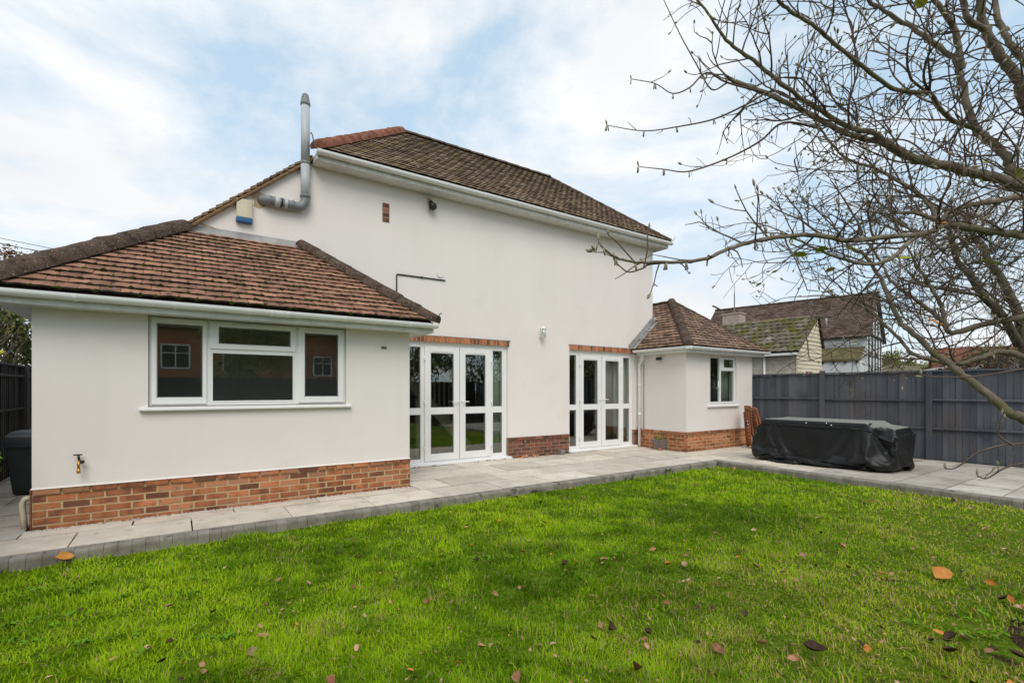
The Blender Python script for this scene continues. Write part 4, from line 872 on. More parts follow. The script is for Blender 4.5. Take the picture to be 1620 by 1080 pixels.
# ---- magnolia: limbs laid out in three dimensions, twigs grown from them
LIMBS = {
  'low_limb': ([ (5.27,-6.20,1.07), (5.12,-6.03,1.22), (5.10,-5.98,1.25), (5.09,-5.95,1.28), (5.07,-5.88,1.37), (5.03,-5.79,1.47), (5.02,-5.72,1.55), (4.99,-5.64,1.64), (4.96,-5.56,1.75), (4.96,-5.50,1.82), (4.96,-5.44,2.00), (4.95,-5.40,2.11), (4.90,-5.34,2.26), (4.86,-5.28,2.31), (4.79,-5.20,2.46) ], 0.031, 0.007),
  'limb_b': ([ (5.88,-6.13,1.93), (5.76,-5.92,1.86), (5.70,-5.82,1.84), (5.64,-5.72,1.81), (5.57,-5.61,1.77), (5.56,-5.58,1.81), (5.56,-5.54,1.88), (5.53,-5.46,1.98), (5.45,-5.35,2.11), (5.44,-5.28,2.21), (5.47,-5.24,2.31), (5.43,-5.15,2.50) ], 0.026, 0.007),
  'limb_b2': ([ (5.56,-5.58,1.82), (5.57,-5.55,1.97), (5.55,-5.52,2.05), (5.56,-5.48,2.14), (5.55,-5.42,2.28), (5.54,-5.35,2.47) ], 0.016, 0.006),
  'limb_c': ([ (5.58,-6.16,1.48), (5.47,-5.97,1.58), (5.43,-5.88,1.62), (5.37,-5.78,1.58), (5.29,-5.70,1.55), (5.22,-5.61,1.57), (5.15,-5.51,1.62), (5.15,-5.44,1.72), (5.13,-5.31,1.89), (5.10,-5.23,1.97), (5.07,-5.09,2.05) ], 0.023, 0.006),
  'limb_d': ([ (5.56,-6.21,2.44), (5.26,-6.00,2.56), (5.13,-5.92,2.61), (4.99,-5.83,2.64), (4.86,-5.77,2.67), (4.68,-5.67,2.70), (4.55,-5.61,2.75), (4.48,-5.58,2.78) ], 0.032, 0.023),
  'limb_d1': ([ (4.48,-5.58,2.78), (4.43,-5.56,2.82), (4.27,-5.49,2.84), (4.12,-5.41,2.92), (3.96,-5.34,3.00), (3.81,-5.27,3.10), (3.70,-5.22,3.17), (3.60,-5.17,3.24), (3.51,-5.14,3.34), (3.42,-5.11,3.43) ], 0.0165, 0.005),
  'limb_d2': ([ (4.48,-5.58,2.78), (4.43,-5.50,2.82), (4.33,-5.40,2.89), (4.23,-5.29,3.00), (4.07,-5.13,3.14), (3.97,-5.03,3.21), (3.92,-4.97,3.26) ], 0.017, 0.012),
  'limb_e': ([ (5.60,-6.06,2.49), (5.50,-5.93,2.71), (5.48,-5.90,2.80), (5.45,-5.86,2.90), (5.41,-5.80,2.99), (5.40,-5.77,3.04), (5.39,-5.73,3.20), (5.39,-5.70,3.39), (5.40,-5.68,3.49), (5.37,-5.66,3.55), (5.28,-5.57,3.67), (5.21,-5.50,3.77), (5.08,-5.38,3.91), (4.96,-5.28,4.06) ], 0.032, 0.011),
  'limb_e2': ([ (5.39,-5.70,3.46), (5.33,-5.69,3.66), (5.27,-5.67,3.74), (5.15,-5.63,3.84), (5.03,-5.57,3.99) ], 0.02, 0.012),
  'limb_f': ([ (5.56,-6.09,2.78), (5.33,-5.99,3.13), (5.31,-5.98,3.20), (5.21,-5.93,3.32), (5.11,-5.89,3.44), (5.06,-5.87,3.53), (5.04,-5.87,3.64), (5.00,-5.86,3.81) ], 0.036, 0.018),
  'limb_f2': ([ (5.08,-5.88,3.48), (4.93,-5.84,3.49), (4.88,-5.83,3.56), (4.82,-5.83,3.68) ], 0.018, 0.012),
  'limb_g': ([ (5.18,-6.25,2.41), (4.93,-6.06,2.42), (4.81,-5.98,2.39), (4.69,-5.90,2.37), (4.59,-5.85,2.33), (4.51,-5.82,2.27) ], 0.019, 0.012),
  'limb_h': ([ (5.03,-6.27,2.10), (4.79,-6.08,2.18), (4.66,-5.96,2.21), (4.56,-5.88,2.24), (4.52,-5.84,2.25) ], 0.022, 0.018),
  'limb_h1': ([ (4.52,-5.84,2.25), (4.50,-5.81,2.28), (4.50,-5.79,2.34), (4.49,-5.76,2.40), (4.47,-5.71,2.47), (4.44,-5.65,2.53), (4.39,-5.57,2.61), (4.36,-5.51,2.65), (4.31,-5.44,2.71), (4.26,-5.36,2.86), (4.23,-5.30,2.99) ], 0.013, 0.005),
  'limb_h2': ([ (4.52,-5.84,2.25), (4.34,-5.80,2.18), (4.10,-5.73,2.14), (3.82,-5.66,2.09), (3.63,-5.62,2.09), (3.45,-5.58,2.07), (3.24,-5.53,2.02), (3.09,-5.50,1.97), (2.98,-5.48,1.92), (2.86,-5.46,1.89), (2.76,-5.44,1.88), (2.64,-5.40,1.87), (2.55,-5.38,1.88), (2.49,-5.37,1.91), (2.48,-5.36,1.93) ], 0.0135, 0.003),
  'limb_h3': ([ (4.34,-5.80,2.18), (4.26,-5.77,2.14), (4.17,-5.74,2.06), (4.07,-5.68,2.01), (3.94,-5.62,2.02), (3.82,-5.54,2.07), (3.70,-5.48,2.12) ], 0.013, 0.005),
  'limb_i': ([ (4.52,-5.84,2.26), (4.46,-5.76,2.31), (4.43,-5.72,2.33), (4.41,-5.65,2.35), (4.38,-5.59,2.41) ], 0.012, 0.006),
  'limb_j': ([ (5.97,-5.95,3.50), (5.86,-5.85,3.70), (5.83,-5.80,3.87), (5.83,-5.77,4.06), (5.83,-5.76,4.29) ], 0.025, 0.015),
  'limb_k': ([ (4.49,-5.78,2.96), (4.35,-5.75,2.93), (4.20,-5.71,2.92), (4.03,-5.65,2.99), (3.90,-5.62,3.03), (3.77,-5.58,3.09), (3.66,-5.56,3.12), (3.56,-5.53,3.14), (3.48,-5.51,3.17), (3.41,-5.51,3.19) ], 0.011, 0.007),
  'limb_k0': ([ (5.37,-5.78,3.03), (5.12,-5.79,2.97), (4.76,-5.79,2.91), (4.49,-5.78,2.96) ], 0.014, 0.011),
  'shoot_a': ([ (2.86,-5.46,1.89), (2.71,-5.41,1.87), (2.67,-5.41,1.85), (2.61,-5.39,1.83), (2.57,-5.38,1.85), (2.55,-5.37,1.87) ], 0.0035, 0.0025),
  'shoot_b': ([ (2.67,-5.41,1.85), (2.68,-5.42,1.92), (2.68,-5.42,1.97), (2.69,-5.42,2.00) ], 0.0035, 0.0025),
  'shoot_c': ([ (2.63,-5.40,1.87), (2.60,-5.38,1.91), (2.57,-5.37,1.94), (2.54,-5.35,1.97) ], 0.0033, 0.0023),
  'shoot_d': ([ (4.26,-5.35,2.89), (4.00,-5.27,2.88), (3.84,-5.22,2.75), (3.66,-5.14,2.64), (3.45,-5.05,2.55), (3.32,-4.99,2.55), (3.20,-4.92,2.56) ], 0.007, 0.0022),
  'shoot_e': ([ (4.23,-5.29,3.00), (4.02,-5.22,3.09), (3.84,-5.14,2.99), (3.66,-5.06,2.89), (3.46,-4.96,2.83), (3.30,-4.87,2.80), (3.12,-4.77,2.82) ], 0.007, 0.0022),
  'shoot_f': ([ (4.07,-5.13,3.14), (3.83,-5.03,3.17), (3.71,-4.98,3.21), (3.61,-4.94,3.11), (3.52,-4.89,3.07), (3.43,-4.84,3.12), (3.31,-4.77,3.14) ], 0.006, 0.0022),
  'shoot_g': ([ (3.91,-4.98,3.22), (3.80,-4.95,3.16), (3.71,-4.91,3.30), (3.61,-4.87,3.46), (3.52,-4.83,3.64) ], 0.005, 0.0022),
  'low_a': ([ (4.80,-6.29,1.16), (4.62,-6.11,1.12), (4.57,-6.05,1.11), (4.50,-5.97,1.07), (4.45,-5.90,0.99), (4.43,-5.86,0.98) ], 0.007, 0.003),
  'low_b': ([ (4.72,-6.30,1.08), (4.54,-6.12,1.03), (4.51,-6.06,1.00), (4.46,-6.01,0.95), (4.44,-5.98,0.96) ], 0.006, 0.003),
  'low_c': ([ (4.59,-6.08,1.11), (4.55,-6.04,1.15), (4.55,-6.03,1.20), (4.58,-6.05,1.24) ], 0.005, 0.003),
  'low_d': ([ (4.97,-6.23,1.52), (4.76,-6.09,1.49), (4.55,-5.94,1.45), (4.39,-5.83,1.45), (4.33,-5.79,1.46) ], 0.006, 0.0025),
}
FAR = {
  'far_a': ([ (17.75,-4.05,-.15), (17.7,-4.02,1.0), (17.66,-4.00,1.63), (17.60,-3.96,2.52), (17.48,-3.88,3.18), (17.39,-3.82,3.44), (17.28,-3.61,4.08), (17.03,-3.45,4.46), (17.10,-3.38,4.79), (16.89,-3.23,5.08), (16.84,-3.07,5.60) ], 0.13, 0.05),
  'far_b': ([ (17.50,-3.89,2.45), (17.23,-3.83,2.72), (16.72,-3.72,3.16), (16.12,-3.55,3.50), (15.77,-3.43,3.91), (15.38,-3.29,4.25), (15.13,-3.24,4.79), (14.91,-3.21,5.31) ], 0.1, 0.035),
  'far_c': ([ (16.12,-3.55,3.50), (15.34,-3.26,3.57), (14.51,-2.94,3.64), (13.94,-2.67,3.78) ], 0.04, 0.015),
}
LEAVES = [(3.64,-5.56,2.02,'leaf_yellow',0.061), (4.16,-5.74,2.04,'leaf_yellow',0.061), (4.44,-5.99,2.02,'leaf_yellow',0.095), (3.90,-5.62,2.08,'leaf_yellow',0.047), (5.04,-5.55,3.80,'leaf_yellow',0.081), (5.04,-6.04,2.60,'leaf_yellow',0.081), (5.05,-5.92,2.68,'leaf_yellow',0.061), (4.50,-5.85,2.26,'leaf_orange',0.054), (5.24,-5.57,1.84,'leaf_orange',0.095), (3.86,-5.59,1.98,'leaf_brown',0.047), (4.01,-5.58,2.24,'leaf_yellow',0.041), (5.04,-6.04,2.67,'leaf_orange',0.054), (3.82,-5.57,2.08,'leaf_yellow',0.054), (4.98,-5.88,2.57,'leaf_yellow',0.041)]
class Tubes:
    def __init__(s): s.V = []; s.F = []; s.n = 0
    def add(s, P, R, k):
        P = np.asarray(P, float); m = len(P); T = np.gradient(P, axis=0); T /= np.linalg.norm(T, axis=1)[:, None]+1e-9
        u = np.cross(T[0], [.3, .5, .81]); u /= np.linalg.norm(u)+1e-9; U = np.empty_like(P)
        for i in range(m):
            u = u-T[i]*(u@T[i]); u /= np.linalg.norm(u)+1e-9; U[i] = u
        W = np.cross(T, U); a = np.linspace(0, 2*np.pi, k, endpoint=False); ring = U[:, None, :]*np.cos(a)[None, :, None]+W[:, None, :]*np.sin(a)[None, :, None]
        V = P[:, None, :]+ring*np.asarray(R)[:, None, None]; i, j = np.meshgrid(np.arange(m-1), np.arange(k), indexing='ij'); j2 = (j+1) % k
        s.V.append(V.reshape(-1, 3)); s.F.append((np.stack([i*k+j, i*k+j2, (i+1)*k+j2, (i+1)*k+j], -1).reshape(-1, 4))+s.n); s.n += m*k
    def build(s, name, mat, parent): return link(name, fast_mesh(name, np.concatenate(s.V), np.concatenate(s.F), smooth=True), mat, parent)
def smooth_path(P, sub=4):
    P = np.asarray(P, float); n = len(P); E = np.concatenate([[2*P[0]-P[1]], P, [2*P[-1]-P[-2]]]); out_ = []
    for i in range(n-1):
        p0, p1, p2, p3 = E[i], E[i+1], E[i+2], E[i+3]
        for t in np.linspace(0, 1, sub, endpoint=False):
            out_.append(.5*((2*p1)+(-p0+p2)*t+(2*p0-5*p1+4*p2-p3)*t*t+(-p0+3*p1-3*p2+p3)*t**3))
    out_.append(P[-1]); return np.array(out_)
def grow(tw, buds, start, d, length, r0, level, q, leafy=None, up=.30, wob=.35, rmin=.0014):
    seg = .035 if level > 1 else .045; n = max(3, int(length/seg)); P = [start]; d = d/np.linalg.norm(d); kids = []
    curl = q.normal(size=3)*.22
    for i in range(n):
        d = d+q.normal(size=3)*wob*.34+curl*.35+np.array([0, 0, up*.10]); d /= np.linalg.norm(d); P.append(P[-1]+d*length/n)
        if level < 3 and i > 0 and q.random() < (.55 if level == 1 else .36): kids.append((P[-1].copy(), d.copy(), i/n))
    R = np.linspace(r0, max(rmin, r0*.42), n+1); tw.add(P, R, 5 if level == 1 else 4)
    if q.random() < .42: buds.append((P[-1], d, r0))
    for (p, dd, f) in kids:
        s = np.cross(dd, q.normal(size=3)); s /= np.linalg.norm(s)+1e-9
        grow(tw, buds, p, dd*.6+s*.8+np.array([0, 0, up*.4]), length*(.30+.35*q.random())*(1-.35*f), max(rmin*1.1, r0*.62), level+1, q, leafy, up, wob, rmin)
def bud_mesh(buds, q, L0, W0):
    V, F, n = [], [], 0
    prof = [(0, .25), (.25, .85), (.5, 1.0), (.78, .6), (1.0, .05)]; k = 5
    for p, d, r in buds:
        l = L0*(.55+.8*q.random()); w = W0*(.7+.5*q.random()); t = d+np.array([0, 0, .35]); t /= np.linalg.norm(t); u = np.cross(t, [.3, .8, .2]); u /= np.linalg.norm(u)+1e-9; v = np.cross(t, u)
        for a, b in prof:
            for j in range(k): V.append(p+t*l*a+(u*math.cos(6.283*j/k)+v*math.sin(6.283*j/k))*w*b)
        for i in range(len(prof)-1):
            for j in range(k): F.append((n+i*k+j, n+i*k+(j+1) % k, n+(i+1)*k+(j+1) % k, n+(i+1)*k+j))
        n += len(prof)*k
    return fast_mesh('buds', np.array(V), np.array(F), smooth=True)
def magnolia():
    q = np.random.default_rng(21)
    root = tag(empty('magnolia_tree'), 'bare magnolia with grey buds and a few yellow leaves, arching over the lawn', 'tree')
    tr = Tubes(); tw = Tubes(); buds = []
    tr.add(smooth_path([(6.35,-6.85,-.15),(6.30,-6.80,.35),(6.18,-6.74,.9),(6.10,-6.68,1.5),(6.02,-6.58,2.1)]), np.linspace(.15, .075, 17), 12)
    joints = {'low_limb': (6.22,-6.76,.75), 'limb_b': (6.10,-6.68,1.5), 'limb_c': (6.15,-6.71,1.15), 'limb_d': (6.04,-6.60,2.0), 'limb_e': (6.03,-6.59,2.05), 'limb_f': (6.02,-6.58,2.1), 'limb_g': (6.07,-6.64,1.75), 'limb_h': (6.10,-6.68,1.5), 'limb_j': (6.02,-6.58,2.1), 'low_a': (6.23,-6.77,.65), 'low_b': (6.25,-6.78,.55), 'low_d': (6.15,-6.71,1.15)}
    dens = {'low_limb': 0.066, 'limb_b': 0.073, 'limb_b2': 0.053, 'limb_c': 0.066, 'limb_d': 0.086, 'limb_d1': 0.056, 'limb_d2': 0.066, 'limb_e': 0.066, 'limb_e2': 0.066, 'limb_f': 0.079, 'limb_f2': 0.066, 'limb_g': 0.073, 'limb_h': 0.073, 'limb_h1': 0.047, 'limb_h2': 0.066, 'limb_h3': 0.056, 'limb_i': 0.053, 'limb_j': 0.066, 'limb_k': 0.086, 'limb_k0': 0.079}
    for name, (pts, r0, r1) in LIMBS.items():
        pts = [np.array(p) for p in pts]
        if name in joints:
            j = np.array(joints[name]); m = (j+pts[0])/2+np.array([0, 0, -.05]); pts = [j, m]+pts
        P = smooth_path(pts, 5); n = len(P); R = np.linspace(r0, r1, n)
        if name in joints: R[:10] = np.linspace(r0*1.35, R[10], 10)
        thick = r0 > .009
        if thick: P[1:-1] += q.normal(size=(n-2, 3))*min(.004, r0*.12); R = R*(1+.045*q.normal(size=n))
        (tr if thick else tw).add(P, R, 9 if thick else 6)
        if r1 < .012: buds.append((P[-1], P[-1]-P[-3], r1))
        if name.startswith('shoot') or name.startswith('low_') and name != 'low_limb':
            if name in ('shoot_a', 'shoot_b', 'shoot_c'): continue
            for i in range(6, n-2, 4):          # short spurs with buds
                if q.random() < .6:
                    s = q.normal(size=3)*.7+np.array([0, 0, .6]); grow(tw, buds, P[i], s, .03+.09*q.random(), .0024, 3, q)
            continue
        step = dens[name]; acc = 0.0; i0 = 12 if name in joints else 3
        for i in range(i0, n-1):
            acc += np.linalg.norm(P[i]-P[i-1])
            if acc < step: continue
            acc = q.uniform(-.3, .2)*step; f = i/n
            if (name == 'low_limb' and f < .62) or (name == 'limb_c' and f < .45): continue
            t = P[i]-P[i-1]; t /= np.linalg.norm(t)
            s = np.cross(t, q.normal(size=3)); s /= np.linalg.norm(s)+1e-9
            d = t*.55+s*.85+np.array([0, 0, .25 if q.random() < .65 else -.45])
            ln = (.24+.46*q.random()) if thick else .18
            if name == 'limb_h2': ln = (.45-.42*f)*q.uniform(.5, 1.1)
            if name in ('limb_d1', 'limb_d2', 'limb_k'): ln *= 1.05-.5*f
            if ln > .05: grow(tw, buds, P[i], d, ln, min(.0062, R[i]*.5), 1, q)
        if name not in ('limb_h2', 'limb_d2') and r1 < .015:                # leader carries on as twigs
            for k in range(3): grow(tw, buds, P[-1], (P[-1]-P[-3])+q.normal(size=3)*.02, .3+.2*q.random(), r1*.7, 1, q)
    tr.build('trunk', 'bark', root); tag(tw.build('twigs', 'twig', root), kind='stuff')
    tag(link('buds', bud_mesh(buds, q, .030, .0058), 'bud', root), kind='stuff')
    # catkins hanging from the outer shoots
    mb = MB(); r = random.Random(4)
    for name in ('shoot_d', 'shoot_e', 'shoot_f', 'limb_h2'):
        for p in LIMBS[name][0][2:]:
            for k in range(r.choice((1, 2, 3))):
                a = Vector(p)+Vector((r.uniform(-.004,.004),r.uniform(-.004,.004),-.003)); mb.tube([a, a+Vector((r.uniform(-.006,.006),r.uniform(-.006,.006),-.028))], .0032, 5)
    tag(mb.build('catkins', 'bud', root), kind='stuff')
    for (x, y, z, m_, s) in LEAVES:
        a = random.uniform(0, 6.28); t = Vector((math.cos(a),math.sin(a),random.uniform(-.6,.2))).normalized(); nn_ = t.cross(Vector((.3,-.8,.5))).normalized(); p = Vector((x,y,z))
        vs = [p]; 
        for f, w in ((.18,.30),(.45,.44),(.75,.36),(1.0,.06)): vs += [p+t*s*f+nn_*s*w+Vector((0,0,.06*s)), p+t*s*f-Vector((0,0,.05*s*f)), p+t*s*f-nn_*s*w+Vector((0,0,.06*s))]
        fs = [(0,1,2),(0,2,3)]+[(1+3*i+j, 4+3*i+j, 5+3*i+j, 2+3*i+j) for i in range(3) for j in range(2)]
        o = MB().add(vs, fs, 0, True).build('leaf', m_, root)
magnolia()
def far_tree(name, label, limbs, seed, r_twig, lens, dens, base=None, mat='bark_dark', ups=.35, group=None, top=None):
    q = np.random.default_rng(seed); root = tag(empty(name), label, 'tree', group); tr = Tubes(); tw = Tubes(); buds = []
    for nm, (pts, r0, r1) in limbs.items():
        P = smooth_path(pts, 5); n = len(P); R = np.linspace(r0, r1, n); tr.add(P, R, 8); acc = 0
        for i in range(2, n):
            acc += np.linalg.norm(P[i]-P[i-1])
            if acc < dens: continue
            acc = 0; t = P[i]-P[i-1]; t /= np.linalg.norm(t)
            for k in range(2):
                s = np.cross(t, q.normal(size=3)); s /= np.linalg.norm(s); L_ = lens*q.uniform(.5, 1.2); m = max(4, int(L_/.16)); d = t*.5+s; PP = [P[i]]
                for j in range(m): d = d/np.linalg.norm(d)+q.normal(size=3)*.25+np.array([0, 0, .05*ups]); d /= np.linalg.norm(d); PP.append(PP[-1]+d*L_/m)
                PP = np.array(PP); tw.add(PP, np.linspace(min(R[i]*.4, r_twig*3), r_twig, m+1), 4)
                for j in range(1, m+1):
                    for z in range(2):
                        s2 = q.normal(size=3); s2[2] += .3; s2 /= np.linalg.norm(s2); l2 = L_*q.uniform(.15, .45); dd = (PP[j]-PP[j-1])/np.linalg.norm(PP[j]-PP[j-1])*.7+s2; Q = [PP[j]]
                        for y in range(4): dd = dd/np.linalg.norm(dd)+q.normal(size=3)*.22; Q.append(Q[-1]+dd/np.linalg.norm(dd)*l2/4)
                        tw.add(Q, np.linspace(r_twig*.9, r_twig*.45, 5), 3)
                        if q.random() < .6:
                            d3 = q.normal(size=3)+dd; d3 /= np.linalg.norm(d3); tw.add([Q[2], Q[2]+d3*l2*.3, Q[2]+d3*l2*.55+q.normal(size=3)*.03], [r_twig*.6, r_twig*.5, r_twig*.4], 3)
    tr.build('trunk', mat, root); tag(tw.build('twigs', mat, root), kind='stuff'); return root
far_tree('bare_tree', 'bare dark trunked tree with fine twigs standing beyond the charcoal fence', FAR, 5, .0075, 2.2, .30)

WIRES = [((-11.02,33.14,10.61),(7.82,20.28,6.65)), ((-10.55,31.61,10.12),(7.56,19.24,5.87)), ((-10.79,32.38,10.03),(7.69,19.76,6.61)), ((-10.32,30.85,9.63),(7.44,18.72,5.30))]

# ================================================================== NEIGHBOURS
def frame_at(o, ang):
    root = empty('x'); root.location = o; root.rotation_euler = (0, 0, ang); return root
# cream outbuilding with mossy pantiles
ob = frame_at((18.97,1.77,0), R_(4.5)); ob.name = 'outbuilding'
tag(ob, 'cream outbuilding with mossy pantile roof and weatherboarded gable beyond the fence', 'outbuilding')
MB().box((.06,.05,-.15),(2.16,3.6,2.7)).build('wall', 'pink_joint', ob)
bm_ = MB().box((-.105,0,-.036),(.105,.05,.036)).mesh('brick'); bm_.materials.append(MAT['cream_brick'])
for r in range(11):
    for i in range(16):
        y = .11+.22*i+(.11 if r % 2 else 0)
        if y > 3.5: continue
        o = link('brick', bm_, None, ob); o.location = (.045+random.uniform(-.003,.003), y, 1.86+.082*r); o.rotation_euler = (0, 0, -math.pi/2)
OZ, RZ2 = 2.80, 4.10
for i in range(17):
    z = 1.72+.145*i; za, zb = z, z+.150
    def xr(zz): return (max(0, (zz-OZ)/(RZ2-OZ)*1.75) if zz > OZ else 0, 2.2 if zz < 2.95 else max(1.75, 2.2-(zz-2.95)/(RZ2-2.95)*.45))
    if zb > RZ2: zb = RZ2
    if za >= RZ2-.02: break
    (a0, b0), (a1, b1) = xr(za), xr(zb)
    MB().add([(a0,.0,za),(b0,.0,za),(b1,.025,zb),(a1,.025,zb),(a0,.05,za),(b0,.05,za),(b1,.05,zb),(a1,.05,zb)], [(0,1,2,3),(0,1,5,4),(4,5,6,7),(1,2,6,5),(0,3,7,4)]).build('weatherboard', 'weatherboard', ob)
rf = MB().add([(-.15,-.08,OZ-.12),(-.15,3.7,OZ-.12),(1.75,3.7,RZ2),(1.75,-.08,RZ2),(2.25,3.7,2.95),(2.25,-.08,2.95)], [(0,1,2,3),(3,2,4,5)]).build('roof', 'deck', ob)
ps_ = Vector((1.90,0,RZ2-OZ+.12)); PLn = ps_.length
tile_slope(rf, (-.15,3.7,OZ-.12), (0,-1,0), ps_, PLn-.03, lambda t: (0, 3.8), .27, .225, 'pantile', single=140, name='pantile', tl=.34, th=.055, lift=.01)
cap_run(rf, (1.75,3.7,RZ2+.02), (1.75,-.08,RZ2+.02), .07, 'mortar_old', name='ridge_tile', pitch=.4)
MB().box((-.24,-.05,OZ-.20),(-.14,3.7,OZ-.12)).build('gutter', 'pvc', ob); MB().tube([(-.05,1.1,OZ-.15),(-.05,1.1,0)], .04, 8).build('downpipe', 'pvc', ob)
wn_ = MB().box((.55,-.03,1.35),(1.20,.01,2.10)).build('window', 'pvc', ob); MB().box((.60,-.035,1.40),(.85,-.028,2.05)).box((.90,-.035,1.40),(1.15,-.028,2.05)).build('pane', 'rear_brick', wn_)
ch = MB().box((1.95,3.0,3.2),(2.45,3.75,4.60)).box((1.92,2.97,4.60),(2.48,3.78,4.66)).build('chimney', 'pink_joint', ob)
MB().tube([(2.1,3.3,4.6),(2.1,3.3,6.75)], .022, 6).tube([(1.9,3.1,6.6),(2.3,3.5,6.7)], .010, 5).build('aerial_pole', 'steel', ch)
for i in range(4): MB().tube([(1.95+.1*i-.1,3.15+.1*i+.1,6.62+.025*i),(1.95+.1*i+.1,3.15+.1*i-.1,6.62+.025*i)], .007, 4).build('aerial_rod', 'steel', ch)
MB().tube([(2.0,-.18,3.85),(2.02,-.24,3.85)], [.20,.17], 14).build('satellite_dish', 'lead', ob)
# long brown roofed house
bh = frame_at((24.74,1.70,0), R_(12)); bh.name = 'brown_roofed_house'
tag(bh, 'long white house with old brown tiled roof beyond the outbuilding', 'house')
MB().box((.25,.1,-.15),(4.6,7.0,3.75)).add([(.25,.1,3.75),(4.6,.1,3.75),(2.42,.1,5.58)], [(0,1,2)]).build('wall', 'far_white', bh)
r2 = MB().add([(0,-.05,3.60),(0,7.2,3.60),(2.42,7.2,5.72),(2.42,-.05,5.72),(4.85,7.2,3.6),(4.85,-.05,3.6)], [(0,1,2,3),(3,2,4,5)]).build('roof', 'far_roof', bh)
s_ = Vector((2.42,0,2.12)); tile_slope(r2, (0,7.2,3.60), (0,-1,0), s_, s_.length-.03, lambda t: (0, 7.25), .15, .24, 'far_roof', tl=.24)
cap_run(r2, (2.42,7.2,5.73), (2.42,-.05,5.73), .10, 'hip', name='ridge_tile', pitch=.45)
cap_run(r2, (2.42,7.0,5.75), (2.42,7.35,5.98), .12, 'hip', name='ridge_tile', pitch=.4)
for i in range(5): MB().box((.55+.85*i,.06,.2),(.63+.85*i,.10,3.7 if i in (0, 4) else 4.5)).build('timber', 'dark_timber', bh)
for i, z in enumerate((2.1, 3.72)): MB().box((.25,.055,z),(4.6,.10,z+.09)).build('timber', 'dark_timber', bh)
lt = MB().add([(.24,.15,3.22),(.24,2.8,3.22),(-.85,2.8,2.66),(-.85,.15,2.66),(-.85,.15,2.58),(-.85,2.8,2.58)], [(0,1,2,3),(3,2,5,4)]).build('lean_to_roof', 'far_roof_moss', bh)
for i in range(7): MB().box((-.88,.25+.4*i,2.50),(-.75,.33+.4*i,2.58)).build('rafter_end', 'dark_timber', lt)
MB().box((-.78,.2,-.1),(.245,2.75,2.57)).build('lean_to_wall', 'far_white', bh)
MB().box((.20,.4,3.30),(.245,2.6,3.52)).build('fascia', 'pvc', bh)
def simple_house(name, label, loc, ang, w, d, ez, rz, wall, roof, wins, group=None, lint=True):
    h = frame_at(loc, ang); h.name = name; tag(h, label, 'house', group)
    MB().box((0,0,-.2),(w,d,ez)).add([(0,0,ez),(0,d,ez),(0,d/2,rz-.05)], [(0,1,2)]).add([(w,0,ez),(w,d,ez),(w,d/2,rz-.05)], [(0,1,2)]).build('wall', wall, h)
    rr = MB().add([(-.2,-.3,ez-.1),(w+.2,-.3,ez-.1),(w+.2,d/2,rz),(-.2,d/2,rz),(w+.2,d+.3,ez-.1),(-.2,d+.3,ez-.1)], [(0,1,2,3),(3,2,4,5)]).build('roof', roof, h)
    s = Vector((0,d/2+.3,rz-ez+.1)); tile_slope(rr, (-.2,-.3,ez-.1), (1,0,0), s, s.length-.03, lambda t: (0, w+.4), .22, .3, roof, tl=.34)
    cap_run(rr, (-.2,d/2,rz), (w+.2,d/2,rz), .12, 'hip_red', name='ridge_tile', pitch=.5)
    for (a, b, c, e) in wins:
        f = ring(a, b, c, e, .08, -.04, .02); f.box(((a+b)/2-.03,-.04,c+.08),((a+b)/2+.03,.02,e-.08)); f.box((a+.08,-.035,c+(e-c)*.62),((a+b)/2-.03,.02,c+(e-c)*.62+.05)); f.box(((a+b)/2+.03,-.035,c+(e-c)*.62),(b-.08,.02,c+(e-c)*.62+.05)); wo = f.build('window', 'pvc', h)
        MB().box((a+.08,-.012,c+.08),(b-.08,-.004,e-.08)).build('pane', 'black', wo)
        if lint: MB().box((a-.1,-.03,e),(b+.1,.01,e+.22)).build('lintel', 'orange_roof', wo)
    return h
simple_house('orange_roofed_house', 'far house with bright orange clay roof beyond the fence and bare tree', (78,-1.5,0), R_(-60), 9, 6, 4.2, 7.6, 'rear_brick', 'orange_roof', [(1,2.2,1.2,2.6)], 'far houses')
simple_house('orange_roofed_house', 'second far house with weathered red roof near the dark hedge', (72,12,0), R_(-70), 8, 6, 3.6, 6.2, 'rear_brick', 'hip_red', [(1,2.2,1.2,2.6)], 'far houses')
gr = frame_at((33,0.5,0), R_(-55)); gr.name = 'garage'; tag(gr, 'low garage with pale grey roof just above the fence top', 'garage')
MB().box((0,0,-.2),(5,5,2.35)).build('wall', 'far_white', gr); MB().prism([(-.2,2.35),(5.2,2.35),(5.2,2.5),(2.5,3.05),(-.2,2.5)], 1, -.2, 5.2).build('roof', 'lead', gr)
bushy('autumn_shrub', 'russet hedge shrub showing over the charcoal fence beside the white gable', (26.5,-1.6,-.1), (26.3,-1.2,2.1), (1.0,1.2,.75), 20, 2600, .45, .12, 'foliage_red', 31, cat='shrub')
bushy('evergreen_tree', 'dark green hedge tree between the white gable and the garage', (36,-1.0,-.1), (36,-.6,2.6), (2.5,2.0,1.2), 30, 4500, .7, .18, 'foliage', 32)
